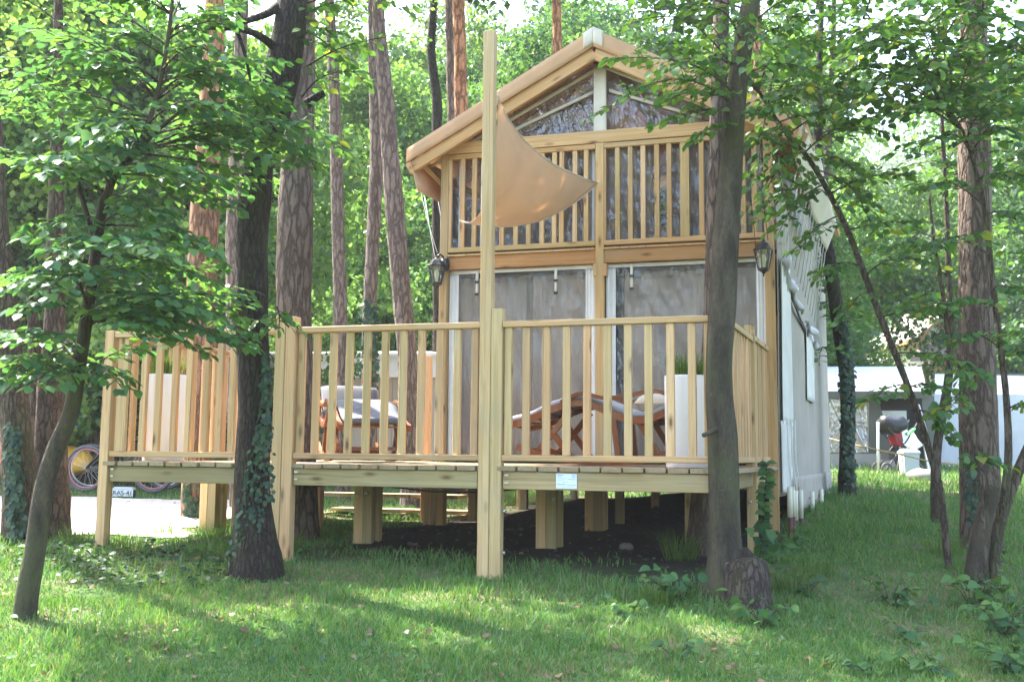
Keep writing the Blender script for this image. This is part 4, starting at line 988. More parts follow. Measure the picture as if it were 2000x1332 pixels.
# left: thin leaning linden with layered boughs, and the ivy-clad twin trunks behind it
LT = tree('linden_tree', 'slender curved tree at the left front with layered boughs of dark heart-shaped leaves', at(48, 1228, 6.3))
trunk(LT, [(45, 1238, 46), (55, 1150, 42), (68, 1080, 40), (85, 960, 38), (108, 880, 35), (140, 800, 31), (158, 690, 27), (172, 600, 25), (186, 500, 22), (200, 410, 20), (226, 340, 15), (262, 300, 12), (290, 240, 11), (315, 150, 9), (330, 60, 8), (342, -60, 6), (350, -220, 4)], 6.3, M_BARK_GREY, 14, 110, .03, 12)
limb(LT, [(150, 350, 11, 6.3), (170, 420, 10, 6.3), (190, 480, 12, 6.3)], M_BARK_GREY)
limb(LT, [(262, 300, 8, 6.3), (340, 228, 6, 6.2), (400, 195, 4, 6.1)], M_BARK_GREY)
TW = tree('twin_tree', 'twin reddish-brown trunks at the left edge, ivy climbing the left one', at(75, 1060, 8.7))
trunk(TW, [(45, 1085, 72), (42, 1040, 68), (40, 950, 66), (32, 850, 60), (24, 760, 54), (12, 620, 46), (2, 500, 40), (-10, 300, 36), (-20, -100, 30), (-25, -500, 18)], 8.6, M_BARK_TWIN, 20, 90, .08, 41)
trunk(TW, [(106, 1060, 68), (103, 1000, 64), (100, 900, 62), (101, 780, 54), (106, 650, 42), (109, 500, 34), (111, 300, 26), (113, 150, 20), (116, -100, 14), (120, -400, 8)], 8.9, M_BARK_TWIN, 20, 90, .08, 42)
trunk(TW, [(80, 1050, 50), (78, 900, 46), (76, 800, 42), (72, 720, 30), (66, 640, 22), (60, 580, 14)], 9.1, M_BARK_TWIN, 16, 70, .08, 43)

# right: ivy-dark trunk, sapling stems, cut trunk group
IT = tree('ivy_tree', 'dark ivy-covered trunk between the lodge wall and the awning tent', at(1654, 952, 13))
trunk(IT, [(1655, 955, 34), (1653, 900, 29), (1656, 800, 28), (1652, 720, 28), (1640, 640, 28), (1628, 560, 26), (1615, 480, 24), (1603, 400, 21), (1598, 300, 18), (1600, 150, 14), (1605, 0, 10)], 13., M_BARK_DARK, 14, 70, .1, 51)
HZ = tree('hazel_sapling', 'thin leaning sapling stem crossing the right lawn up towards the lodge eave', at(1852, 1112, 8.0))
trunk(HZ, [(1853, 1115, 15), (1836, 960, 14), (1815, 880, 14), (1786, 790, 13.5), (1752, 700, 13), (1720, 620, 13), (1686, 530, 12), (1655, 450, 12), (1615, 370, 11), (1575, 305, 10), (1530, 255, 9), (1495, 200, 7), (1470, 160, 5)], 8.0, M_STEM, 9, 90, .04, 52)
BS = tree('forked_sapling', 'forked greyish sapling between the leaning stem and the thick right pine', at(1828, 935, 10.5))
trunk(BS, [(1828, 940, 20), (1830, 880, 17), (1842, 800, 16), (1852, 740, 15), (1858, 650, 13), (1852, 500, 11), (1846, 350, 9), (1838, 200, 7), (1832, 50, 4)], 10.5, M_STEM, 10, 70, .04, 53)
trunk(BS, [(1838, 840, 12), (1850, 780, 11), (1856, 720, 10), (1845, 600, 8), (1825, 480, 6), (1815, 380, 4)], 10.4, M_STEM, 8, 40, .04, 54, 'branch', False)
MS = tree('coppiced_hazel', 'coppiced hazel clump at the right edge, one thick stem sawn off short', at(1935, 1160, 7.5))
trunk(MS, [(1940, 1165, 26), (1944, 1080, 21), (1958, 1000, 18), (1969, 900, 15), (1967, 800, 13), (1957, 700, 12), (1940, 560, 11), (1925, 420, 10), (1905, 330, 8), (1880, 255, 6), (1850, 215, 4)], 7.5, M_STEM, 10, 80, .04, 55, 'stem')
trunk(MS, [(1905, 1125, 40), (1912, 1070, 36), (1922, 1010, 34), (1936, 965, 32), (1941, 950, 27)], 7.45, M_BARK_GREY, 14, 40, .07, 56, 'sawn_stem')
trunk(MS, [(1925, 1110, 28), (1945, 1050, 25), (1965, 980, 23), (1985, 930, 21), (2010, 870, 19), (2050, 780, 16), (2090, 600, 12), (2110, 400, 8)], 7.6, M_STEM, 10, 60, .05, 57, 'stem')
trunk(MS, [(1925, 1100, 10), (1915, 960, 9), (1905, 880, 8), (1893, 790, 7.5), (1870, 700, 7), (1850, 610, 6), (1838, 540, 5), (1825, 470, 3)], 7.4, M_STEM, 8, 50, .04, 58, 'stem')
CT = tree('crooked_tree', 'dark crooked trunk in the background left of the orange pine', at(853, 700, 19))
trunk(CT, [(858, 900, 26), (856, 500, 24), (854, 260, 22), (853, 190, 20), (842, 100, 18), (846, 30, 17), (850, -80, 14), (840, -250, 8)], 19., M_BARK_DARK, 10, 50, .08, 59)
TB = tree('bent_tree', 'slim grey bent trunk in the background right of the lodge', at(1610, 400, 17))
trunk(TB, [(1580, 900, 22), (1590, 640, 20), (1600, 480, 18), (1604, 400, 17), (1617, 300, 14), (1622, 200, 12), (1628, 60, 10), (1630, -100, 6)], 17., M_BARK_GREY, 10, 50, .05, 60)

# ------------------------------------------------------------------ boughs with leaves on the near trees
R1 = np.random.default_rng(101); rr = random.Random(5)
def sprays(lst, ls, r, **k):
    fo = Foliage()
    for s in lst:
        a = at(s[0], s[1], s[2]); b = at(s[3], s[4], s[5]); fo.spray(a, b, ls*(s[6] if len(s) > 6 else 1), r, **k)
    return fo
left_boughs = [
 (196, 440, 6.3, 425, 480, 5.9), (196, 430, 6.3, 30, 455, 5.8), (192, 470, 6.3, 300, 470, 5.3), (190, 480, 6.3, 100, 490, 5.4),
 (222, 345, 6.3, 60, 330, 5.8), (230, 335, 6.3, 330, 300, 5.7), (240, 320, 6.3, 420, 330, 6.0), (215, 360, 6.3, 120, 300, 5.6), (210, 380, 6.3, -20, 290, 5.8), (210, 380, 6.3, 300, 400, 5.8),
 (275, 270, 6.3, 650, 245, 6.4), (280, 250, 6.3, 480, 225, 5.9), (265, 295, 6.3, 540, 300, 6.3), (290, 235, 6.3, 150, 230, 6.0), (270, 280, 6.3, 180, 260, 5.6), (270, 285, 6.3, 420, 240, 6.6),
 (300, 200, 6.3, 500, 160, 6.2), (305, 180, 6.3, 180, 130, 6.0), (315, 140, 6.3, 430, 100, 6.0), (320, 110, 6.3, 230, 60, 6.0), (325, 80, 6.3, 460, 30, 6.2), (335, 30, 6.3, 250, -20, 6.1), (338, -10, 6.3, 420, -50, 6.2), (310, 160, 6.3, 560, 190, 6.8),
 (170, 605, 6.3, 495, 640, 6.2), (172, 600, 6.3, 350, 590, 5.8), (168, 625, 6.3, 400, 680, 6.3), (168, 625, 6.3, 40, 600, 5.7), (165, 640, 6.3, 300, 640, 5.6), (176, 570, 6.3, 420, 600, 6.5), (166, 640, 6.3, 390, 740, 6.6), (172, 600, 6.3, 90, 560, 5.4),
 (158, 690, 6.3, -10, 640, 5.6), (157, 700, 6.3, 20, 690, 5.7), (155, 710, 6.3, 240, 750, 6.0), (155, 705, 6.3, 60, 740, 5.6), (150, 730, 6.3, -10, 740, 5.8), (160, 680, 6.3, 280, 700, 6.2), (150, 740, 6.3, 330, 700, 6.5),
 (200, 440, 6.3, 440, 500, 6.5), (186, 500, 6.3, 470, 560, 6.9), (168, 630, 6.3, 500, 660, 6.5), (168, 620, 6.3, 480, 615, 6.8), (230, 340, 6.3, 470, 400, 6.6), (250, 310, 6.3, 600, 270, 6.9), (262, 300, 6.3, 500, 350, 6.9), (165, 650, 6.3, 440, 700, 6.9), (160, 680, 6.3, 410, 730, 7.1), (300, 215, 6.3, 560, 150, 7.0), (300, 190, 6.3, 90, 60, 6.4), (310, 160, 6.3, 40, 150, 6.2), (325, 90, 6.3, 120, -30, 6.5), (330, 60, 6.3, 500, -40, 6.8), (290, 230, 6.3, 20, 210, 6.6), (320, 110, 6.3, 420, 150, 6.4), (182, 520, 6.3, 50, 530, 5.7), (182, 530, 6.3, 330, 550, 6.0), (180, 540, 6.3, -10, 560, 6.0), (178, 555, 6.3, 250, 520, 5.6), (186, 500, 6.3, 380, 520, 6.7),
]
for b_ in list(left_boughs):
    if rr.random() < .55: left_boughs.append((b_[0], b_[1], b_[2], b_[3]+rr.uniform(-60, 60), b_[4]+rr.uniform(-30, 45), b_[5]+rr.uniform(.1, 1.2)))
fo = sprays([b_ for b_ in left_boughs if b_[4] < 700 or b_[3] < 260], .082, R1, n_side=9, side_len=.36, sag=.10, dens=1.1, tilt=.26)
fo.finish(LT, M_LEAF_L, 300, M_STEM)
# leafy boughs of the twin trunks, seen behind the linden
tw_b = []
for k in range(14):
    y = rr.uniform(-200, 160); x = rr.choice([20, 108])
    tw_b.append((x, y, 9.4, x+rr.uniform(-260, 90), y+rr.uniform(-90, 100), rr.uniform(8.8, 11)))
fo = sprays(tw_b, .085, R1, n_side=8, side_len=.42, sag=.2, dens=.85, tilt=.5)
fo.finish(TW, M_LEAF_BG2, 200, M_STEM)
# dark tree's own twigs
dt_b = [(560, 90, 7.4, 650, 60, 7.0), (560, 60, 7.4, 680, -10, 7.2), (590, 190, 7.5, 700, 130, 7.2), (600, 130, 7.5, 760, 60, 7.4), (432, 55, 6.9, 340, 100, 6.6), (390, 56, 6.8, 290, 20, 6.6), (490, 180, 7.0, 520, 240, 6.9), (540, 290, 7.3, 620, 330, 7.2), (480, 45, 7.1, 420, -40, 6.9), (570, 20, 7.5, 800, 10, 8.0), (580, -30, 7.5, 760, -60, 7.6), (600, 260, 7.6, 690, 300, 7.6), (540, 600, 7.3, 545, 640, 7.2), (575, -60, 7.5, 700, -120, 7.6), (600, 60, 7.6, 720, 160, 7.9)]
fo = sprays(dt_b, .085, R1, n_side=6, side_len=.4, sag=.12, dens=.9, tilt=.4); fo.finish(DT, M_LEAF_R, 120, M_BARK_DARK)
# right side: hazel and grey tree boughs
gt_b = [(1440, 190, 7.0, 1190, 95, 6.7), (1436, 210, 7.0, 1160, 205, 6.6, .9), (1444, 150, 7.0, 1230, 30, 6.8), (1446, 130, 7.0, 1300, 120, 6.2), (1436, 200, 7.0, 1310, 170, 6.5), (1450, 100, 7.0, 1560, 40, 6.6), (1450, 90, 7.0, 1350, 10, 6.5), (1455, 60, 7.0, 1600, -20, 7.0), (1437, 230, 7.0, 1540, 200, 6.5), (1460, 20, 7.0, 1250, -30, 6.9), (1448, 150, 7.0, 1590, 130, 6.6), (1440, 250, 7.0, 1350, 270, 6.8), (1470, -20, 7.0, 1400, -70, 6.6), (1475, -60, 7.0, 1640, -90, 7.0), (1440, 180, 7.0, 1250, 60, 7.2), (1437, 220, 7.0, 1290, 230, 6.9), (1460, 30, 7.0, 1500, 120, 6.2)]
fo = sprays(gt_b, .070, R1, n_side=8, side_len=.38, sag=.12, dens=.95, tilt=.42); fo.finish(GT, M_LEAF_R, 260, M_STEM)
dl = [(at(1450+rr.uniform(-10, 62), rr.uniform(350, 500), 6.9+rr.uniform(-.1, .2))) for k in range(16)]
leaf_objects(GT, np.array(dl), np.array([[rr.uniform(-.4, .4), rr.uniform(-.4, .4), -1.] for k in dl]), np.array([[rr.uniform(-1, 1), -1., rr.uniform(-.3, .6)] for k in dl]), np.array([rr.uniform(.028, .045) for k in dl]), M_DRY)
MB().tube([at(1440, 240, 6.98), at(1462, 330, 6.9), at(1470, 420, 6.9), at(1478, 500, 6.95)], .003, 5).build('twig', M_STEM, GT, True)
MB().tube([at(1462, 330, 6.9), at(1490, 380, 6.9), at(1500, 470, 6.95)], .003, 5).build('twig', M_STEM, GT, True)
hz_b = [(1500, 205, 8.0, 1400, 130, 7.6), (1530, 255, 8.0, 1450, 280, 7.6), (1540, 262, 8.0, 1700, 170, 7.6), (1570, 300, 8.0, 1740, 250, 7.5), (1600, 345, 8.0, 1500, 380, 7.7), (1560, 290, 8.0, 1480, 420, 7.8), (1620, 380, 8.0, 1780, 330, 7.6), (1640, 420, 8.0, 1560, 480, 7.8), (1655, 450, 8.0, 1800, 420, 7.8), (1690, 540, 8.0, 1820, 500, 7.6), (1700, 570, 8.0, 1640, 620, 7.8), (1720, 620, 8.0, 1860, 600, 7.7), (1745, 690, 8.0, 1850, 690, 7.6), (1770, 750, 8.0, 1690, 780, 7.8), (1770, 760, 8.0, 1870, 760, 7.8), (1500, 210, 8.0, 1620, 110, 7.6), (1480, 180, 8.0, 1580, 60, 7.5), (1590, 330, 8.0, 1700, 420, 7.5), (1525, 250, 8.0, 1540, 400, 7.6), (1790, 800, 8.0, 1860, 850, 7.9), (1515, 235, 8.0, 1560, 330, 7.5), (1500, 210, 8.0, 1480, 330, 7.9), (1480, 180, 8.0, 1330, 60, 7.7), (1475, 165, 8.0, 1300, 150, 7.6), (1480, 180, 8.0, 1380, 20, 7.6), (1500, 205, 8.0, 1560, 10, 7.6), (1520, 240, 8.0, 1660, 220, 7.4), (1580, 310, 8.0, 1680, 330, 7.6), (1610, 360, 8.0, 1520, 440, 7.7), (1680, 520, 8.0, 1600, 540, 7.8)]
fo = sprays(hz_b, .076, R1, n_side=8, side_len=.38, sag=.15, dens=.9, tilt=.42); fo.finish(HZ, M_LEAF_R, 300, M_STEM)
ms_b = [(1880, 255, 7.5, 1640, 200, 6.8), (1880, 255, 7.5, 1700, 130, 6.9), (1900, 300, 7.5, 1990, 250, 7.0), (1905, 330, 7.5, 1780, 280, 6.8), (1910, 350, 7.5, 2010, 340, 7.1), (1920, 400, 7.5, 1800, 360, 7.0), (1925, 420, 7.5, 2020, 420, 7.2), (1935, 500, 7.5, 1830, 470, 7.0), (1940, 560, 7.5, 2020, 560, 7.2), (1945, 600, 7.5, 1840, 590, 7.1), (1955, 690, 7.5, 2030, 680, 7.3), (1955, 680, 7.5, 1870, 660, 7.2), (1968, 800, 7.5, 2040, 790, 7.3), (1850, 215, 7.5, 1720, 60, 7.0), (1860, 225, 7.5, 1900, 90, 7.0), (1870, 240, 7.5, 2000, 140, 7.1), (1850, 215, 7.5, 1780, 30, 7.1), (1850, 610, 7.4, 1760, 590, 7.1), (1870, 700, 7.4, 1900, 740, 7.2), (1830, 500, 7.4, 1730, 480, 7.0), (1880, 760, 7.4, 1830, 800, 7.3), (1905, 880, 7.4, 1930, 900, 7.2), (2060, 700, 7.6, 1980, 640, 7.2), (2090, 560, 7.6, 1990, 480, 7.2), (2100, 420, 7.6, 1960, 300, 7.1), (1860, 220, 7.5, 1830, 110, 6.8), (1890, 270, 7.5, 1960, 180, 6.8), (1875, 250, 7.5, 1760, 200, 6.6), (1850, 215, 7.5, 1650, 130, 7.2), (1840, 210, 7.5, 1700, 40, 7.4), (2105, 380, 7.6, 1960, 60, 7.4), (2105, 380, 7.6, 2000, 0, 7.3), (1850, 215, 7.5, 1930, -20, 7.4), (1850, 215, 7.5, 1840, -40, 7.2)]
for k in range(46):
    x = rr.uniform(1500, 2060); y = rr.uniform(-90, 240); ms_b.append((x, y+rr.uniform(-20, 60), rr.uniform(7.2, 9), x+rr.uniform(-190, 150), y+rr.uniform(-50, 80), rr.uniform(6.6, 9)))
fo = sprays(ms_b, .078, R1, n_side=8, side_len=.38, sag=.13, dens=.92, tilt=.45); fo.finish(MS, M_LEAF_R, 300, M_STEM)
bs_b = []
for k in range(48):
    y = rr.uniform(-60, 640); bs_b.append((1850, y, 10.5, 1850+rr.uniform(-190, 190), y+rr.uniform(-80, 60), rr.uniform(9.8, 11.2)))
fo = sprays(bs_b, .09, R1, n_side=6, side_len=.4, sag=.15, dens=.8, tilt=.45); fo.finish(BS, M_LEAF_R, 100, M_STEM)
for (T_, x0, w0, d0, ya, yb, nb, mm) in ((CT, 848, 130, 19., -300, 120, 22, M_LEAF_BG), (TB, 1615, 150, 17., -150, 420, 30, M_LEAF_BG), (IT, 1620, 110, 13., 180, 720, 34, M_LEAF_BG)):
    bb = []
    for k in range(nb):
        y = rr.uniform(ya, yb); bb.append((x0, y, d0, x0+rr.uniform(-w0, w0), y+rr.uniform(-60, 60), d0+rr.uniform(-1, 1)))
    fo = sprays(bb, .10, R1, n_side=7, side_len=.5, sag=.15, dens=.8, tilt=.5); fo.finish(T_, mm, 0, M_STEM, 0)

# ------------------------------------------------------------------ forest behind
def bg_crown(seed, h, r, n, size, mat, low=.12):
    q = np.random.default_rng(seed); cs = []; rd = []
    for k in range(46):
        z = q.uniform(low, 1)*h; f = (z/h-low)/(1-low); prof = math.sin(math.pi*min(.97, .18+.75*f))**.7; a = q.uniform(0, 6.28); d = r*prof*q.uniform(.35, 1)
        cs.append((math.cos(a)*d, math.sin(a)*d, z)); rd.append(q.uniform(.32, .62)*r*.62)
    return foliage_mesh('crown', [crown_cloud(cs, rd, n, size, seed, .7, .4)], mat, 0)
def bg_trunk(seed, h, mat):
    q = np.random.default_rng(seed); pts = np.array([[q.normal(0, .12)*k, q.normal(0, .12)*k, h*.85*k/5-.2] for k in range(6)]); pts[0, :2] = 0
    P_ = np.c_[pts, np.linspace(.17, .05, 6)]; V, f = trunk_mesh(P_, 9, 24, .08, seed, .05); return MB().add(V, f).mesh('trunk', mat, np.zeros(3), True)
kinds = []
for i, (h, r, n, mt_, lb) in enumerate([(9, 2.5, 20000, M_LEAF_BG, 'mid green broadleaf tree'), (8, 2.7, 20000, M_LEAF_BG2, 'sunlit yellow-green broadleaf tree'),
                          (12, 2.9, 24000, M_LEAF_BG3, 'tall blue-green tree'), (5.0, 2.3, 15000, M_LEAF_BG2, 'low sunlit bush'), (11, 2.7, 22000, M_LEAF_BG, 'tall mid green broadleaf tree')]):
    kinds.append((bg_crown(300+i, h, r, n, .135 if h > 6 else .12, mt_, .04 if h < 6 else .12), bg_trunk(330+i, h, M_BARK_DARK), lb, 'bush' if h < 6 else 'tree'))
_first = {}
PLACES = [(150, 'at the far left'), (400, 'behind the left railing'), (560, 'behind the dark trunk'), (700, 'left of the pine pair'), (860, 'behind the pine pair'), (1000, 'behind the left roof slope'), (1200, 'behind the roof ridge'), (1450, 'behind the right roof slope'), (1600, 'just right of the lodge'), (1820, 'behind the awning tent'), (9999, 'behind the thick right pine')]
DISTS = {17.5: 'nearest', 22: 'near', 27: 'middle-distance', 34: 'far', 44: 'farthest', -14: 'unlit'}
def bg_tree(px, d, kind, s, rot, dist='far', x=None):
    x = (px-1000)/2000*d if x is None else x; z = float(gz(x, d))-.1; cm, tm, lb, nm = kinds[kind]
    where = next(w for lim, w in PLACES if px < lim) if d > 0 else 'on the viewer side of the lawn, outside the photo'
    r_ = thing('forest_bush' if nm == 'bush' else 'forest_tree', f'{dist} {lb} {where}', nm, (x, d, z), 'trees and bushes of the wood behind'); WMr = Matrix.Translation((x, d, z)) @ Matrix.Rotation(rot, 4, 'Z') @ Matrix.Diagonal((s, s, s*1.0, 1))
    for nme, me in (('trunk', tm), ('crown', cm)): link(bpy.data.objects.new(nme, me), WMr, r_)
rq = random.Random(17)
rows = [
 (17.5, [(-140, 4, .8), (-30, 0, .95), (90, 1, 1.02), (210, 1, .98), (330, 0, .95), (455, 1, .95), (60, 3, .8)]),
 (22, [(-300, 0, .9), (430, 1, .72), (620, 1, .78), (830, 3, .95), (930, 1, .8), (1080, 2, .8), (1260, 4, .75), (1420, 0, .85), (1570, 0, .72)]),
 (27, [(-250, 4, 1), (-40, 0, 1.1), (150, 1, 1.1), (360, 0, .9), (540, 3, 1.1), (720, 0, 1.1), (870, 4, .92), (1010, 0, 1.2), (1180, 2, 1.0), (1340, 1, 1.1), (1500, 4, .95), (1640, 3, .8), (2120, 0, 1.2), (2350, 4, 1.0)]),
 (34, [(-350, 2, 1.2), (-120, 2, 1.25), (80, 4, 1.3), (260, 2, 1.2), (420, 1, 1.5), (560, 4, 1.3), (690, 2, 1.2), (840, 1, 1.6), (960, 2, 1.2), (1120, 4, 1.35), (1280, 2, 1.3), (1450, 2, 1.3), (1580, 1, 1.4), (1990, 1, 1.5), (2100, 3, 1.2), (2260, 2, 1.3), (2500, 0, 1.3)]),
 (44, [(-300, 2, 1.5), (-100, 4, 1.6), (60, 2, 1.5), (190, 0, 1.7), (330, 2, 1.5), (450, 4, 1.6), (600, 2, 1.6), (730, 4, 1.5), (860, 2, 1.65), (990, 0, 1.9), (1130, 2, 1.6), (1250, 4, 1.6), (1380, 2, 1.55), (1520, 2, 1.5), (1680, 0, 1.1), (1990, 0, 1.3), (2080, 2, 1.3), (2300, 4, 1.4)]),
]
for d, L_ in rows:
    for px, kd, s in L_:
        if -230 < px < 2230: bg_tree(px+rq.uniform(-30, 30), d+rq.uniform(-1.6, 1.6)*(0 if d < 18 else 1), kd, s*rq.uniform(.92, 1.1), rq.uniform(0, 6.28), DISTS[d])

# the wood goes on behind the camera, it shows in the clear plastic
for k, (x, y, kd, s_) in enumerate([(-14, -9, 4, 1.0), (-10, -18, 2, 1.1), (0.5, -26, 4, 1.0), (12, -9, 2, .9), (14, -18, 4, 1.1), (-18, -2, 0, .9), (17, -3, 4, .9)]):
    bg_tree(1000, y, kd, s_, k*1.3, 'dark', x)
# far wooded hill, reads as one mass
def hill_z(x, y):
    return gz(x, y)+sstep(68, 132, y-.05*x)*(15+22*sstep(-30, 50, x)+5*fbm(np.stack([x*.03, y*.03, 0*x], -1), 71, 3))
hx = np.linspace(-120, 148, 80); hy = np.linspace(66, 158, 40); HX, HY = np.meshgrid(hx, hy)
I = np.arange(HX.size).reshape(HX.shape); q = np.stack([I[:-1, :-1], I[:-1, 1:], I[1:, 1:], I[1:, :-1]], -1).reshape(-1, 4)
M_HILL = plain('hill_soil', (.04, .06, .035), .95, var=.2, nscale=.05)
tag(link(bpy.data.objects.new('hill', fast_mesh('hill', np.stack([HX, HY, hill_z(HX, HY)-.3], -1).reshape(-1, 3), [q], M_HILL, True))), 'wooded hillside rising far behind the camp', kind='structure')
qq = np.random.default_rng(5); nt = 1900; tx = qq.uniform(-110, 140, nt); ty = qq.uniform(64, 150, nt)
cc = np.stack([tx, ty, hill_z(tx, ty)+3], -1); parts = [crown_cloud(cc, qq.uniform(1.6, 3.4, nt), 150000, .42, 6, 1.4, .4)]
tag(link(bpy.data.objects.new('hill_forest', foliage_mesh('hill_forest', parts, M_LEAF_BG3, 0))), 'dense far-off wood covering the hillside', 'wood', kind='stuff')

# ------------------------------------------------------------------ camp in the background, right side
AT = at(1650, 905, 18.0); AW = thing('awning_tent', 'caravan awning tent with white roof, clear windows and dark open doorway, behind the lawn', 'awning tent', AT)
def PB(px0, py0, px1, py1, d0, d1, thick, name, mat, parent, fn=None):
    """upright panel between two picture columns at its own distance, with thickness"""
    a = at(px0, py1, d0); b = at(px1, py1, d1); zt0 = at(px0, py0, d0)[2]; zt1 = at(px1, py0, d1)[2]
    n = np.cross(b-a, ZUP); n /= np.linalg.norm(n); n = -n if n[1] < 0 else n
    V = [a, b, np.r_[b[:2], zt1], np.r_[a[:2], zt0]]; V += [p+n*thick for p in V]
    return MB().add(V, [(0, 1, 2, 3), (5, 4, 7, 6), (1, 0, 4, 5), (2, 1, 5, 6), (3, 2, 6, 7), (0, 3, 7, 4)]).build(name, mat, parent)
def slab(pts, thick, name, mat, parent):
    pts = [np.asarray(p, float) for p in pts]; n = len(pts)
    return MB().add(pts+[p-ZUP*thick for p in pts], [tuple(range(n)), tuple(range(2*n-1, n-1, -1))]+[((i+1) % n, i, i+n, (i+1) % n+n) for i in range(n)]).build(name, mat, parent)
Da, Db = 18.2, 17.8
slab([at(1560, 768, Da), at(1812, 772, Db), at(1800, 716, Db+2.6), at(1560, 716, Da+2.6)], .03, 'roof', M_AWNW, AW)
PB(1560, 764, 1812, 778, Da-.03, Db-.03, .02, 'valance', M_AWNG, AW)
PB(1560, 776, 1600, 886, Da, Da, .015, 'wall_panel', M_AWNG, AW)
for (x0, x1) in ((1582, 1644), (1664, 1696)):
    w = PB(x0, 776, x1, 884, Da-.02, Da-.02, .012, 'window', M_TENTWIN, AW)
cloth('inner_curtain', lambda a, b: at(1570, 884, Da+.35)+(at(1700, 884, Da+.35)-at(1570, 884, Da+.35))*a[..., None]+ZUP*(b*1.0)[..., None]+np.array([0, 1, 0])*(.05*np.sin(a*25))[..., None], 60, 8, M_CURTAIN, AW)
PB(1646, 776, 1662, 884, Da, Da, .015, 'wall_panel', M_AWNG, AW)
a_ = [at(1698, 776, Da), at(1716, 776, Da), at(1742, 886, Da), at(1698, 886, Da)]
MB().add(a_+[p+np.array([0, .02, 0]) for p in a_], [(3, 2, 1, 0), (4, 5, 6, 7), (0, 1, 5, 4), (1, 2, 6, 5), (2, 3, 7, 6), (3, 0, 4, 7)]).build('door_panel', M_AWNG, AW)
a_ = [at(1560, 886, Da-.03), at(1742, 886, Da-.03), at(1754, 921, Da-.08), at(1560, 921, Da-.08)]
MB().add(a_+[p+np.array([0, .02, 0]) for p in a_], [(3, 2, 1, 0), (4, 5, 6, 7), (0, 1, 5, 4), (1, 2, 6, 5), (2, 3, 7, 6), (3, 0, 4, 7)]).build('skirt', M_AWNS, AW)
PB(1700, 770, 1840, 925, Da+2.2, Db+2.2, .03, 'back_wall', M_DARKIN, AW)  # interior shade of the doorway is put into this wall's dark colour
PB(1716, 776, 1800, 800, Da+.02, Db+.02, .02, 'door_header', M_DARKIN, AW)  # coloured dark as well, to carry the doorway's shade up to the eave
PB(1724, 802, 1772, 852, Da+1.5, Da+1.5, .01, 'hanging_sheet', M_WHITE, AW)
MB().bar([at(1790, 790, Db), at(1806, 845, Db-.2), at(1818, 918, Db-.4)], np.array([0, 1., 0]), .03, .10).build('door_flap', M_AWNW, AW)
PB(1806, 772, 1830, 920, Db, Db, .02, 'wall_panel', M_AWNG, AW)
pole_ = at(1715, 918, 16.6); tag(MB().tube([at(1715, 921, 16.6), at(1715, 824, 16.6)], .02, 8).build('water_post', M_WHITEPL, None, True), 'thin white pole standing in the grass before the awning tent', 'pole')
# second tent
WT = thing('white_tent', 'white awning wall with a pinkish window and brown trim at the right edge', 'awning tent', at(1900, 905, 20))
slab([at(1826, 772, 20), at(2160, 780, 19.5), at(2160, 738, 22), at(1826, 730, 22)], .03, 'roof', M_AWNW, WT)
PB(1826, 770, 2160, 912, 20, 19.5, .02, 'wall', M_AWNW, WT)
PB(1958, 796, 2160, 806, 19.9, 19.45, .03, 'trim', M_CHALET, WT)
PB(1965, 808, 2070, 888, 19.9, 19.6, .015, 'window', M_TENTWIN, WT)
PB(1962, 806, 2076, 890, 19.93, 19.63, .006, 'window_backing', M_CURTAIN, WT)
PB(1826, 730, 2160, 737, 22, 22, .03, 'ridge_trim', M_AWNG, WT)
# pushchair, chair, bin, crate in front of the doorway
def wheel(c, r, w, ax, mat, name, parent):
    c = np.asarray(c, float); ax = np.asarray(ax, float)/np.linalg.norm(ax); a, b = frame_along(ax)
    pts = [c+r*(math.cos(t)*a+math.sin(t)*b) for t in np.linspace(0, 2*math.pi, 25)[:-1]]
    V = []; n = 8
    for i, p in enumerate(pts):
        rd = (p-c)/r
        for k in range(n): V.append(p+w*(math.cos(2*math.pi*k/n)*rd+math.sin(2*math.pi*k/n)*ax))
    L = len(pts); f = [(i*n+k, i*n+(k+1) % n, ((i+1) % L)*n+(k+1) % n, ((i+1) % L)*n+k) for i in range(L) for k in range(n)]
    o = MB().add(V, f).build(name, mat, parent, True); return o, a, b
def rock(name, c, r, seed, mat=M_STONE, parent=None):
    A, B = np.meshgrid(np.linspace(0, 2*np.pi, 15)[:-1], np.linspace(.05, np.pi-.05, 9)); V = np.stack([np.cos(A)*np.sin(B), np.sin(A)*np.sin(B), .7*np.cos(B)], -1); V = V*(1+.3*fbm(V*1.6, seed, 3)[..., None])*np.asarray(r)
    I = np.arange(14*9).reshape(9, 14); f = [(int(I[i, j]), int(I[i+1, j]), int(I[i+1, (j+1) % 14]), int(I[i, (j+1) % 14])) for i in range(8) for j in range(14)]
    return MB().add(V.reshape(-1, 3)+c, f).build(name, mat, parent, True)
PC = thing('pushchair', 'black pushchair with red lining at the awning tent doorway', 'pushchair', at(1752, 915, 17.2))
pb = at(1752, 915, 17.2); g = float(gz(pb[0], pb[1])); pb[2] = g
A_ = [pb+np.array([x, y, z]) for x, y, z in ((-.2, .0, .95), (.0, .0, 1.02), (.18, 0, .95), (.22, 0, .78))]
def hood(a, b):
    th = a*math.pi*.95; return pb+np.stack([-.02-.22*np.cos(th), (b-.5)*.42, .72+.26*np.sin(th)], -1)
rock('hood', pb+np.array([-.05, 0, .80]), np.array([.25, .20, .26]), 3, M_BLACK, PC)
MB().box(pb+np.array([-.05, -.15, .47]), np.array([.13, 0, -.03]), np.array([0, .30, 0]), np.array([-.04, 0, .24])).build('seat', M_RED, PC)
MB().box(pb+np.array([-.2, -.18, .22]), np.array([.36, 0, 0]), np.array([0, .36, 0]), np.array([0, 0, .16])).build('basket', M_BLACK, PC)
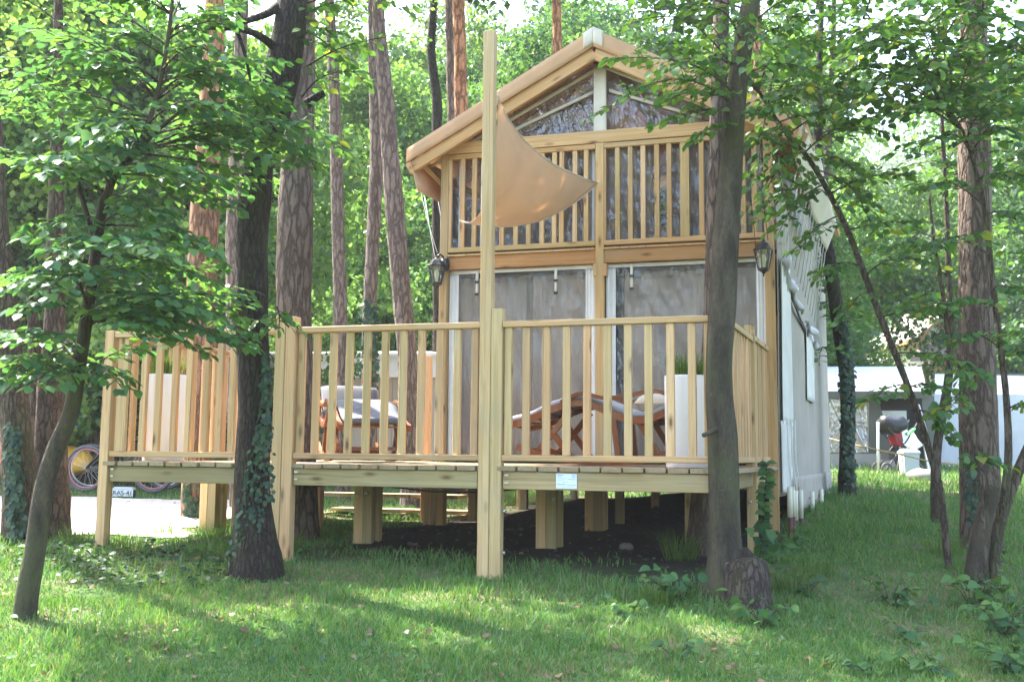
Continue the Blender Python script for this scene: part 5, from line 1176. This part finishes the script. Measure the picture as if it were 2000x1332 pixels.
for y in (-.22, .22):
    MB().tube([pb+np.array([-.25, y, .08]), pb+np.array([.1, y, .55]), pb+np.array([.32, y, .9])], .012, 6).build('frame_tube', M_BLACK, PC)
    MB().tube([pb+np.array([.25, y, .08]), pb+np.array([.02, y, .5]), pb+np.array([-.2, y, .74])], .012, 6).build('frame_tube', M_BLACK, PC)
    for x in (-.25, .25): wheel(pb+np.array([x, y, .09]), .075, .018, (0, 1, 0), M_TYRE, 'wheel', PC)
PCH = thing('garden_chair', 'white plastic chair beside the pushchair', 'chair', at(1784, 910, 17.0)); c_ = at(1784, 910, 17.); c_[2] = float(gz(c_[0], c_[1]))
def shell(a, b): return c_+np.stack([(a-.5)*.30*(1-.25*b), .18-.30*np.minimum(b*2, 1)*0+.12*b-.22*(1-b)**2,   .42+.30*b+.07*(2*a-1)**2*(1-b*.3)], -1)
cloth('shell', shell, 12, 12, M_WHITEPL, PCH, .02)
for x in (-.17, .17):
    for y in (-.12, .2): MB().tube([c_+np.array([x*.8, y, .46]), c_+np.array([x*1.15, y*1.2, 0])], .013, 6).build('leg', M_STEEL, PCH)
BN = thing('bin', 'grey plastic bin with lid standing in the grass before the doorway', 'bin', at(1776, 922, 16.4)); b_ = at(1776, 922, 16.4); b_[2] = float(gz(b_[0], b_[1]))-.02
MB().add([b_+np.array([x, y, z]) for z, k in ((0, .105), (.36, .125)) for x, y in ((-k, -k), (k, -k), (k, k), (-k, k))], [(3, 2, 1, 0), (4, 5, 6, 7), (0, 1, 5, 4), (1, 2, 6, 5), (2, 3, 7, 6), (3, 0, 4, 7)]).build('body', M_GREYPL, BN)
MB().add([b_+np.array([x, y, z]) for z, k in ((.362, .135), (.39, .135), (.44, .09)) for x, y in ((-k, -k), (k, -k), (k, k), (-k, k))], [(3, 2, 1, 0), (8, 9, 10, 11)]+[(4*j+i, 4*j+(i+1) % 4, 4*j+4+(i+1) % 4, 4*j+4+i) for j in (0, 1) for i in range(4)]).build('lid', M_GREYPL, BN)
gt = at(1778, 843, 17.0); tag(pillow('green_towel', 'small green cloth lying on top of the pushchair gear', gt, np.array([.8, .2, .6]), np.array([0, 1., 0]), np.array([-.6, 0, .8]), .09, .08, .03, M_GREENPL), cat='cloth')
c_ = at(1800, 926, 15.3); c_[2] = float(gz(c_[0], c_[1]))+.05; tag(rock('boulder', c_, np.array([.21, .18, .16]), 4), 'grey boulder in the grass near the grey bin', 'boulder')
yr = [at(1580, 845, 15), at(1660, 866, 14), at(1760, 888, 13.2), at(1850, 905, 12.6), at(2060, 918, 12)]
tag(MB().tube(smooth_path(np.array(yr), 30), .009, 6).build('line_rope', M_YROPE, None, True), 'yellow rope strung low across the right lawn before the tents', 'rope')
# chalet up the slope
CH = thing('chalet', 'chalet with orange timber gable roof and pale walls up the slope, seen through leaves', 'house', at(1880, 715, 45))
def chp(px, py, d): return at(px, py, d)
d0 = 45.
PB(1818, 640, 1990, 760, d0, d0+1, 5., 'wall', M_CHWALL, CH)
e = [chp(1893, 566, d0-1.2), chp(1795, 660, d0-1.2), chp(1893, 566, d0+6), chp(1795, 660, d0+6), chp(2000, 655, d0-.2), chp(2000, 655, d0+7)]
eb = e[3].copy(); eb[2] = e[1][2]; eb[0] = e[1][0]; rb_ = e[2].copy(); rb_[2] = e[0][2]; rb_[0] = e[0][0]; wb = e[5].copy(); wb[2] = e[4][2]; wb[0] = e[4][0]
slab([e[1], e[0], rb_, eb], .12, 'roof_slope', M_CHALET, CH); slab([e[0], e[4], wb, rb_], .12, 'roof_slope', M_CHALET, CH)
slab([e[1]+ZUP*.05, e[0]+ZUP*.05, rb_+ZUP*.05, eb+ZUP*.05], .04, 'roof_tiles', M_CHROOF, CH)
slab([chp(1778, 700, d0-1.5), chp(1990, 690, d0-1), chp(1990, 668, d0+.4), chp(1800, 672, d0)], .14, 'balcony_roof', M_CHROOF, CH)
PB(1780, 696, 1985, 704, d0-1.45, d0-1, .1, 'fascia', M_CHALET, CH)
for px in (1808, 1850, 1900): MB().box(chp(px, 760, d0-1.3), np.array([.14, 0, 0]), np.array([0, .14, 0]), ZUP*1.4).build('post', M_CHALET, CH)
for px in (1828, 1870): PB(px, 655, px+22, 695, d0-.03, d0-.03, .02, 'window', M_DBLUE, CH)
PB(1800, 716, 1985, 728, d0-1.3, d0-1., .08, 'balcony_rail', M_CHALET, CH)

# ------------------------------------------------------------------ camp in the background, left side
MH = thing('mobile_home', 'beige mobile home with white roof fascia seen through the middle railing', 'mobile home', at(600, 900, 19))
dd = 19.
PB(255, 735, 868, 900, dd, dd-1.6, .1, 'wall', M_CARAVAN, MH)
PB(250, 694, 874, 737, dd-.12, dd-1.72, .14, 'fascia', M_CARWHITE, MH)
slab([at(246, 692, dd-.2), at(880, 690, dd-1.8), at(880, 686, dd+2), at(246, 688, dd+3)], .05, 'roof', M_CARWHITE, MH)
for k in range(24):
    f = k/24; x = 258+f*608; dx = dd-1.6*f
    PB(x, 738, x+23.2, 899, dx-.03, dx-.03-1.6/24, .02, 'panel', M_CARAVAN, MH)
PB(255, 900, 868, 950, dd+.1, dd-1.5, .05, 'plinth', M_CARWHITE, MH)
def bicycle(px, py, d, ang, label, rimmat):
    c = at(px, py, d); g = float(gz(c[0], c[1])); B = np.array([c[0], c[1], g+.02]); t = thing('bicycle', label, 'bicycle', B, 'bicycles parked by the yard')
    X = np.array([math.cos(ang), math.sin(ang), 0]); Y_ = np.cross(ZUP, X); r = .33
    def Q(x, z, y=0): return B+X*x+ZUP*z+Y_*y
    for x in (-.52, .52):
        w, a, b = wheel(Q(x, r), r-.02, .024, Y_, M_TYRE, 'wheel', t); wheel(Q(x, r), r-.055, .012, Y_, rimmat, 'rim', w)
        mb = MB()
        for k in range(14): mb.tube([Q(x, r), Q(x, r)+(r-.05)*(math.cos(k*.449)*a+math.sin(k*.449)*b)], .0022, 4)
        tag(mb.build('spokes', M_STEEL, w), kind='stuff')
    T = [((-.08, .30), (-.16, .78)), ((-.15, .72), (.36, .74)), ((-.08, .30), (.38, .66)), ((-.52, r), (-.08, .30)), ((-.52, r), (-.15, .72)), ((.52, r), (.36, .84))]
    mb = MB()
    for (a, b) in T: mb.tube([Q(*a), Q(*b)], .018, 7)
    mb.build('frame', M_BLACK, t, True)
    MB().tube([Q(.35, .92, -.28), Q(.38, .95, -.1), Q(.38, .95, .1), Q(.35, .92, .28)], .014, 7).build('handlebar', M_BLACK, t, True)
    MB().tube([Q(.36, .84), Q(.38, .95)], .016, 7).build('stem', M_BLACK, t)
    MB().add([Q(-.30, .86, -.07), Q(-.30, .86, .07), Q(-.02, .87, .02), Q(-.02, .87, -.02), Q(-.28, .82, -.05), Q(-.28, .82, .05), Q(-.03, .84, .015), Q(-.03, .84, -.015)], [(0, 1, 2, 3), (7, 6, 5, 4), (1, 0, 4, 5), (2, 1, 5, 6), (3, 2, 6, 7), (0, 3, 7, 4)]).build('saddle', M_BLACK, t)
    MB().tube([Q(-.16, .78), Q(-.17, .84)], .014, 6).build('seat_post', M_STEEL, t)
    MB().lathe([(0, -.006), (.085, -.004), (.085, .004), (0, .006)], np.zeros(3), 16, False).build('chainring', M_STEEL, t).matrix_basis = WM[t.name].inverted() @ (Matrix.Translation(Vector(Q(-.08, .30, .05))) @ Vector(Y_).to_track_quat('Z', 'Y').to_matrix().to_4x4())
    for s in (-1, 1): MB().tube([Q(-.08, .30, s*.06), Q(-.08+s*.1, .30-s*.13, s*.08)], .01, 6).build('crank', M_BLACK, t)
bicycle(232, 955, 14.6, -.18, 'bicycle with pale tyres leaning by the yard behind the left deck post', M_PINKRIM)
bicycle(250, 950, 15.3, .25, 'second bicycle just behind the pale-tyred one, mostly hidden by it', M_STEEL)
NP = thing('number_plate', 'white number plate reading RAS-41 low behind the left deck post', 'number plate', at(240, 962, 13.9))
p0 = at(219, 969, 13.9); p1 = at(259, 970, 13.9); hh = at(219, 955, 13.9)[2]-p0[2]; ex = (p1-p0); ey = np.array([0, 1., 0])
MB().box(p0, ex, ey*.012, ZUP*hh).build('plate', M_PLATE, NP)
MB().add([p0+ZUP*(hh+.002)+ey*-.01, p1+ZUP*(hh+.002)+ey*-.01, p1+ZUP*(hh+.002)+ey*.12, p0+ZUP*(hh+.002)+ey*.12]+[p0+ex*.08+ZUP*(hh+.03), p1-ex*.08+ZUP*(hh+.03), p1-ex*.08+ZUP*(hh+.03)+ey*.1, p0+ex*.08+ZUP*(hh+.03)+ey*.1], [(3, 2, 1, 0), (4, 5, 6, 7), (0, 1, 5, 4), (1, 2, 6, 5), (2, 3, 7, 6), (3, 0, 4, 7)]).build('lamp_bar', M_GREYPL, NP)
MB().box(p0+ey*.013-ZUP*.1, ex, ey*.1, ZUP*(hh+.09)).build('holder', M_BLACK, NP)
fc = bpy.data.curves.new('lettering', 'FONT'); fc.body = 'RAS-41'; fc.size = hh*.86; fc.extrude = .002; fc.align_x = 'CENTER'; fc.align_y = 'CENTER'
fo_ = bpy.data.objects.new('lettering_outline', fc); COL.objects.link(fo_); fm = bpy.data.meshes.new_from_object(fo_.evaluated_get(bpy.context.evaluated_depsgraph_get()))
bpy.data.objects.remove(fo_); fm.materials.clear(); fm.materials.append(M_DBLUE); ft = bpy.data.objects.new('lettering', fm)
cx = p0+ex*.5+ZUP*hh*.5-ey*.004; Mx = Matrix.Identity(4); xx = ex/np.linalg.norm(ex); yy = ZUP; zz = np.cross(xx, yy)
for i in range(3): Mx[i][0] = xx[i]*1.08; Mx[i][1] = yy[i]; Mx[i][2] = zz[i]; Mx[i][3] = cx[i]
link(ft, Mx, NP)
KY = at(130, 905, 16.5); gk = float(gz(KY[0], KY[1]))
kp = smooth_path(np.array([[*at(95, 893, 16.6), .08], [*at(120, 896, 16.5), .20], [*at(148, 900, 16.4), .22], [*at(165, 910, 16.3), .17], [*at(172, 918, 16.3), .05]]), 18)
V, f = tube_arrays(kp[:, :3], kp[:, 3], 14, True); KO = MB().add(V, f).build('kayak', M_YEL, None, True); tag(KO, 'yellow kayak behind the bicycles, left of the deck post', 'kayak')
WTb = thing('garden_table', 'white plastic garden table behind the yellow kayak', 'table', at(152, 890, 17.5)); wt = at(152, 890, 17.5); 
slab([at(134, 875, 17.2), at(170, 875, 17.2), at(168, 872, 18), at(136, 872, 18)], .05, 'table_top', M_WHITEPL, WTb)
for px in (138, 150, 166): MB().box(at(px, 905, 17.4), np.array([.05, 0, 0]), np.array([0, .05, 0]), ZUP*(at(px, 878, 17.4)[2]-at(px, 905, 17.4)[2])).build('leg', M_WHITEPL, WTb)
bb_ = at(153, 818, 17); tag(pillow('bodyboard', 'light blue oval bodyboard propped up behind the curved linden trunk', bb_, np.array([.35, .2, .92]), np.array([.9, -.1, -.4]), np.array([.1, 1, -.1]), .19, .085, .03, M_BLUE), cat='bodyboard')
rb = at(4, 868, 12); tag(pillow('camping_bag', 'red camping bag at the far left edge of the yard', rb, np.array([1., 0, 0]), ZUP, np.array([0, 1., 0]), .16, .22, .12, M_RED), cat='bag')
FN = thing('slat_fence', 'short weathered wooden slat fence behind the left deck post', 'fence', at(185, 890, 17.8))
for k, px in enumerate((172, 183, 189, 195, 201, 207, 213)):
    a = at(px, 905, 17.8); timber('post' if k == 0 else 'slat', .09 if k == 0 else .05, .03, a, a+ZUP*(.85 if k == 0 else .74), M_FENCEW, FN, np.array([1., 0, 0]))
for z in (.25, .62): timber('rail', .03, .04, at(172, 905, 17.85)+ZUP*z, at(216, 905, 17.85)+ZUP*z, M_FENCEW, FN, np.array([0, 1., 0]))
LG = at(300, 950, 16.6); tag(timber('kerb_log', .24, .24, np.r_[at(105, 950, 16.8)[:2], float(gz(*at(105, 950, 16.8)[:2]))+.10], np.r_[at(470, 950, 16.2)[:2], float(gz(*at(470, 950, 16.2)[:2]))+.12], M_BARK_DARK, None, np.array([0, 1., 0])), 'long dark brown log edging the far side of the yard', 'log')

# ------------------------------------------------------------------ grass and low plants
def grass_ok(x, y):
    return (1-earth_mask(x, y))*(1-sstep(.35, .6, gravel_mask(x, y)))
r9 = np.random.default_rng(77); N0 = 430000
gy_ = 1/r9.uniform(1/24., 1/3.4, N0); gx_ = r9.uniform(-1, 1, N0)*(.68*gy_+1.2)
pn = fbm(np.stack([gx_*.8, gy_*.8, 0*gx_], -1), 31, 3); pn2 = fbm(np.stack([gx_*3.5, gy_*3.5, 0*gx_], -1), 35, 2)
bare = sstep(.22, .7, pn)*.45 + sstep(.4, .9, pn2)*.4 + .45*sstep(.5, 1.6, gx_)*sstep(7.2, 6.0, gy_)*sstep(-.3, .5, pn)
bare = np.maximum(bare, .8*np.exp(-(((gx_+2.75)/.75)**2+((gy_-7.9)/.75)**2)))
keep = r9.uniform(0, 1, N0) < np.clip(grass_ok(gx_, gy_)**1.5-bare, 0.0, 1)
gx_, gy_, pn, pn2 = gx_[keep], gy_[keep], pn[keep], pn2[keep]; n = len(gx_)
hgt = (.052+.03*pn2+.018*pn)*r9.uniform(.5, 1.35, n)*(1+.7*sstep(.6, 2.5, gx_)*sstep(8.5, 10.5, gy_)); hgt = np.clip(hgt, .018, .2)
bw = .0035+.0006*gy_
base = np.stack([gx_, gy_, gz(gx_, gy_)-.004], -1); an = r9.uniform(0, 6.283, n); le = hgt*r9.uniform(.15, 1.0, n); dr = np.stack([np.cos(an), np.sin(an), 0*an], -1)
a2 = r9.uniform(0, 6.283, n); sd = np.stack([np.cos(a2), np.sin(a2), 0*an], -1)*(bw/2)[:, None]
mid = base+dr*(le*.3)[:, None]+ZUP*(hgt*.6)[:, None]; tip = base+dr*le[:, None]+ZUP*(hgt*.95)[:, None]
V = np.stack([base-sd, base+sd, mid+sd*.75, mid-sd*.75, tip], 1).reshape(-1, 3); off = (np.arange(n)*5)[:, None]
tag(link(bpy.data.objects.new('grass', fast_mesh('grass', V, [np.array([[0, 1, 2, 3]])+off, np.array([[3, 2, 4]])+off], M_GRASS))), 'short lawn grass covering the forest floor', 'grass', kind='stuff')

def ground_at(px, py):
    """first meeting of the view ray with the ground"""
    d = ray(px, py); t = np.linspace(3, 40, 4000); p = CAM+d*(t/d[1])[:, None]; k = np.argmax(p[:, 2] < gz(p[:, 0], p[:, 1])); return p[k]
tuft_specs = [(1330, 1092, 170, .32, .13, 'tall arching grass tuft left of the near grey trunk'), (1535, 1150, 160, .24, .13, 'yellowish grass tuft right of the old stump'), (565, 1075, 130, .22, .10, 'dark grass tuft against the doubled left deck post'),
              (400, 1090, 170, .20, .14, 'bright sunlit grass tuft left of the dark trunk'), (250, 1075, 150, .2, .15, 'grass tuft by the foot of the left end post'), (430, 1050, 140, .24, .15, 'sunlit grass tuft below the left deck section'), (330, 1045, 160, .22, .18, 'grass tuft at the edge of the gravel'),
              (1000, 985, 260, .4, .3, 'sunlit grass tuft seen behind the deck supports'), (1840, 1085, 160, .26, .14, 'grass tuft at the foot of the leaning sapling'), (1285, 1180, 140, .2, .13, 'grass tuft among brambles in front of the stump'), (150, 1065, 150, .25, .14, 'grass tuft at the foot of the twin trunks'), (1590, 1120, 120, .2, .15, 'low grass tuft on the right lawn')]
for px, py, n, h, sp, lb in tuft_specs:
    p = ground_at(px, py); o = blades(p-ZUP*.02, n, h, sp, .0042, rng, M_TUFT, 'grass_tuft', None, 1.25); tag(o, lb, 'grass tuft', 'grass tufts round the deck')

def low_plant(name, px, py, nl, r, h, ls, mat, label, cat, seed, group=None, face=.8):
    q = np.random.default_rng(seed); b = ground_at(px, py); t = thing(name, label, cat, b, group); mb = MB(); ps, ts, ns, ss = [], [], [], []
    ns_ = max(2, nl//6)
    for k in range(ns_):
        a = q.uniform(0, 6.28); e = b+np.array([math.cos(a)*r*q.uniform(.3, 1), math.sin(a)*r*q.uniform(.3, 1), h*q.uniform(.5, 1)]); e[2] += float(gz(e[0], e[1]))-b[2]
        path = smooth_path(np.array([b-ZUP*.02, b*.5+e*.5+ZUP*h*.25, e]), 8); mb.tube(path, np.linspace(.004, .002, 8), 5)
        for j in range(int(nl/ns_)):
            f = (j+1)/(nl/ns_); p = path[min(7, int(f*7))]+q.normal(0, .02, 3); aa = a+q.uniform(-1.6, 1.6)
            ps.append(p); ts.append(np.array([math.cos(aa), math.sin(aa), q.uniform(-.5, .15)])); ns.append(np.array([0, -.35, face])+q.normal(0, .3, 3)); ss.append(ls*q.uniform(.6, 1.15))
    tag(mb.build('stems', M_STEM, t, True), kind='stuff')
    leaf_objects(t, np.array(ps), np.array(ts), np.array(ns), np.array(ss), mat)
    return t
br = [(1330, 1180, 26, .30, .22, .105, 'bramble clump with large leaves left of the old stump'), (1490, 1225, 18, .22, .20, .10, 'bramble just in front of the old stump'), (1240, 1215, 12, .20, .10, .075, 'small bramble sprig furthest left in the grass'),
      (1575, 1165, 16, .2, .16, .09, 'bramble plant right of the stump on the lawn'), (1740, 1180, 20, .28, .18, .09, 'low bramble spreading in the middle of the right lawn'), (1900, 1190, 34, .32, .25, .10, 'dense bramble at the foot of the coppiced hazel'),
      (1960, 1240, 36, .38, .22, .10, 'large bramble at the right edge below the hazel'), (1765, 1250, 12, .2, .1, .085, 'small dark bramble on the lower right lawn'), (1800, 1315, 18, .22, .12, .095, 'bramble at the bottom edge on the right'), (1980, 1315, 20, .25, .18, .10, 'bramble in the bottom right corner'),
      (1420, 1150, 14, .16, .16, .075, 'bramble sprout between grey trunk and stump'), (1320, 1285, 10, .16, .1, .075, 'tiny bramble in the lawn below the clump'), (1545, 1080, 22, .25, .22, .085, 'leafy shrub by the lodge corner stakes'), (1940, 1120, 18, .25, .3, .075, 'sunlit leafy shoots at the hazel base'), (600, 1085, 6, .10, .10, .06, 'single pale sprig beside the doubled left deck post'), (1700, 1320, 8, .14, .08, .07, 'little bramble leaves at the bottom edge')]
for i, (px, py, nl, r, h, ls, lb) in enumerate(br):
    nl = int(nl*2.1); ls *= .78; r *= 1.15
    low_plant('bramble' if 'bramble' in lb else 'shrub', px, min(py, 1328), nl, r, h, ls, M_BRAMBLE, lb, 'bramble' if 'bramble' in lb else 'plant', 500+i, 'brambles and shoots in the lawn')
# climbing vine on the right corner posts
VN = thing('vine', 'vine with paired pale green leaves climbing the right corner posts of the deck', 'vine', at(1495, 1100, 7.9))
vp = smooth_path(np.array([at(1478, 1110, 8.0), at(1488, 1060, 8.0), at(1492, 1000, 8.0), at(1495, 950, 8.05), at(1498, 905, 8.1)]), 26)
MB().tube(vp, .004, 5).build('stem', M_STEM, VN, True)
lp, lt, ln, ls_ = [], [], [], []
for i, p in enumerate(vp):
    for sg in (-1, 1):
        if rng.uniform() < .2: continue
        lp.append(p); lt.append(np.array([sg*1., -.35, rng.uniform(-.3, .3)])); ln.append(np.array([.1*sg, -.6, .7])+rng.normal(0, .2, 3)); ls_.append(rng.uniform(.055, .09))
for k in range(26):
    p = at(1440+rng.uniform(0, 110), rng.uniform(1030, 1110), 7.9+rng.uniform(-.2, .3)); lp.append(p); lt.append(rng.normal(0, 1, 3)+np.array([0, -.5, -.5])); ln.append(np.array([0, -.6, .8])+rng.normal(0, .25, 3)); ls_.append(rng.uniform(.06, .1))
leaf_objects(VN, np.array(lp), np.array(lt), np.array(ln), np.array(ls_), M_BRAMBLE)

# ivy on trunks
def ivy(label, px_rows, depth, n, seed, ls=.05):
    q = np.random.default_rng(seed); P_ = []; T_ = []; N_ = []; S_ = []
    rows_ = np.array(px_rows, float)
    for k in range(n):
        f = q.uniform(0, 1)*(len(rows_)-1); i = int(f); u = f-i; row = rows_[i]*(1-u)+rows_[min(i+1, len(rows_)-1)]*u
        py, xa, xb = row[:3]; s = q.uniform(-1, 1); x = (xa+xb)/2+s*(xb-xa)/2
        p = at(x, py+q.normal(0, 6), depth-.09*math.sqrt(max(0, 1-s*s))-q.uniform(0, .03)); P_.append(p)
        T_.append(np.array([q.normal(0, .5), -.3, -.8])); N_.append(np.array([s*.8, -1, .35])+q.normal(0, .35, 3)); S_.append(ls*q.uniform(.6, 1.3))
    P_, T_, N_, S_ = map(np.array, (P_, T_, N_, S_)); t = thing('ivy', label, 'ivy', P_[0])
    o = np.argsort(-S_); leaf_objects(t, P_[o[:60]], T_[o[:60]], N_[o[:60]], S_[o[:60]], M_IVY, 1); r_ = o[60:]
    V, Fc = leaf_arrays(P_[r_], T_[r_], N_[r_], S_[r_], 1); c = V.mean(0); tag(link(bpy.data.objects.new('foliage', fast_mesh('foliage', V-c, Fc, M_IVY, True)), Matrix.Translation(Vector(c)), t), kind='stuff')
ivy('ivy climbing the lower part of the dark trunk before the railing', [(690, 515, 522), (760, 510, 526), (830, 500, 528), (890, 478, 534), (950, 465, 536), (1010, 455, 520), (1060, 450, 500), (1095, 440, 510)], 7.42, 520, 1, .04)
ivy('ivy on the left side of the twin trunk at the left edge', [(830, 15, 40), (880, 12, 40), (930, 10, 44), (980, 12, 50), (1030, 15, 52), (1075, 15, 60)], 8.5, 420, 2)
ivy('ivy on the base of the reddish pine by the gravel', [(950, 356, 372), (990, 358, 400), (1010, 355, 415)], 10.9, 160, 3)
ivy('ivy covering the lower part of the left pine of the pair', [(590, 712, 732), (640, 708, 736), (700, 708, 738), (780, 712, 736)], 13.1, 260, 4, .07)
ivy('dark ivy over the whole leaning trunk beside the lodge wall', [(600, 1632, 1650), (680, 1640, 1664), (760, 1640, 1670), (850, 1644, 1668), (940, 1644, 1672)], 12.95, 420, 5, .06)
ivy('ivy on the left flank of the thick right pine', [(900, 1885, 1900), (960, 1885, 1915), (1010, 1888, 1912)], 8.9, 130, 6)
# ground ivy and litter left of the dark trunk
q = np.random.default_rng(9); n = 650; px = q.uniform(-1, 1, n); ang = q.uniform(0, 6.28, n); rr_ = np.sqrt(q.uniform(0, 1, n))
cx_ = np.where(q.uniform(size=n) < .6, -2.45, -3.3); cy_ = np.where(cx_ > -3, 7.55, 8.0)
x = cx_+rr_*np.cos(ang)*.8; y = cy_+rr_*np.sin(ang)*.6; ok = (grass_ok(x, y) > .4); x, y = x[ok], y[ok]; n = len(x)
P_ = np.stack([x, y, gz(x, y)+q.uniform(.01, .07, n)], -1); N_ = np.stack([q.normal(0, .3, n), q.normal(-.25, .3, n), np.ones(n)], -1); T_ = np.stack([q.normal(0, 1, n), q.normal(0, 1, n), q.normal(-.1, .2, n)], -1)
V, Fc = leaf_arrays(P_, T_, N_, q.uniform(.03, .065, n), 1); tag(link(bpy.data.objects.new('ground_ivy', fast_mesh('ground_ivy', V, Fc, M_IVY, True))), 'ivy creeping over the ground left of the dark trunk', 'ground cover', kind='stuff')
n = 7200; y = 1/q.uniform(1/20., 1/4., n); x = q.uniform(-1, 1, n)*(.66*y+.8); em = earth_mask(x, y); ok = q.uniform(size=n) < np.where(em > .5, .10, .22+.7*np.exp(-(((x+2.9)/.9)**2+((y-7.8)/.8)**2)))
x, y = x[ok], y[ok]; n = len(x)
P_ = np.stack([x, y, gz(x, y)+q.uniform(.005, .035, n)], -1); N_ = np.stack([q.normal(0, .45, n), q.normal(0, .45, n), np.ones(n)], -1); T_ = np.stack([q.normal(0, 1, n), q.normal(0, 1, n), q.normal(0, .2, n)], -1)
V, Fc = leaf_arrays(P_, T_, N_, q.uniform(.02, .055, n), 1); tag(link(bpy.data.objects.new('leaf_litter', fast_mesh('leaf_litter', V, Fc, M_DRY, True))), 'dry fallen leaves scattered over the ground', 'leaf litter', kind='stuff')
# small weeds in the lawn
n = 5200; y = 1/q.uniform(1/14., 1/3.8, n); x = q.uniform(-1, 1, n)*(.66*y+.8); pw = fbm(np.stack([x*1.6, y*1.6, 0*x], -1), 91, 3); ok = (q.uniform(size=n) < sstep(-.05, .6, pw)*grass_ok(x, y)); x, y = x[ok], y[ok]; n = len(x)
P_ = np.stack([x, y, gz(x, y)+q.uniform(.01, .075, n)], -1); N_ = np.stack([q.normal(0, .4, n), q.normal(-.3, .4, n), np.ones(n)], -1); T_ = np.stack([q.normal(0, 1, n), q.normal(0, 1, n), q.normal(.1, .3, n)], -1)
V, Fc = leaf_arrays(P_, T_, N_, q.uniform(.018, .05, n), 1); tag(link(bpy.data.objects.new('weeds', fast_mesh('weeds', V, Fc, M_BRAMBLE, True))), 'small broad-leaved weeds growing among the lawn grass', 'weeds', kind='stuff')
# stones under the deck
n = 420; u = q.uniform(-3.4, -.1, n); v = q.uniform(.2, 5.0, n); x = C0[0]+u*DU[0]+v*DV[0]; y = C0[1]+u*DU[1]+v*DV[1]; ok = earth_mask(x, y) > .3; x, y = x[ok], y[ok]; n = len(x)
cube = np.array([[np.cos(a)*np.sin(b), np.sin(a)*np.sin(b), .6*np.cos(b)] for b in (.5, 1.3, 2.2) for a in np.linspace(0, 6.28, 7)[:-1]]); s = q.uniform(.006, .022, n)*np.where(q.uniform(size=n) < .03, 1.8, 1)
V = (cube[None]*(1+.35*q.normal(0, 1, (n, 18, 1)).clip(-1, 1))*s[:, None, None]+np.stack([x, y, gz(x, y)+s*.25], -1)[:, None]).reshape(-1, 3); off = (np.arange(n)*18)[:, None, None]
f = np.array([[i*6+k, i*6+(k+1) % 6, i*6+6+(k+1) % 6, i*6+6+k] for i in range(2) for k in range(6)]); hx_ = np.array([[5, 4, 3, 2, 1, 0], [12, 13, 14, 15, 16, 17]])
tag(link(bpy.data.objects.new('pebbles', fast_mesh('pebbles', V, [(f[None]+off).reshape(-1, 4)[:, ::-1], (hx_[None]+off).reshape(-1, 6)[:, ::-1]], M_PEBBLE))), 'small stones lying in the dark soil under the deck', 'pebbles', kind='stuff')
c_ = at(1222, 1073, 8.7); c_[2] = float(gz(c_[0], c_[1]))+.02; tag(rock('stone', c_, np.array([.055, .045, .05]), 8), 'single pale stone lying under the right part of the deck', 'stone')

# ------------------------------------------------------------------ air
mt, nt_h, out = new_mat('haze'); vol = nt_h.nodes.new('ShaderNodeVolumePrincipled'); vol.inputs['Color'].default_value = (.93, .96, 1, 1); vol.inputs['Density'].default_value = HAZE; vol.inputs['Anisotropy'].default_value = .0
nt_h.links.new(vol.outputs[0], out.inputs['Volume'])
tag(MB().box((-170, -66, -3.6), (340, 0, 0), (0, 240, 0), (0, 0, 58)).build('haze', mt), 'thin pale air hanging in the wood', kind='stuff')
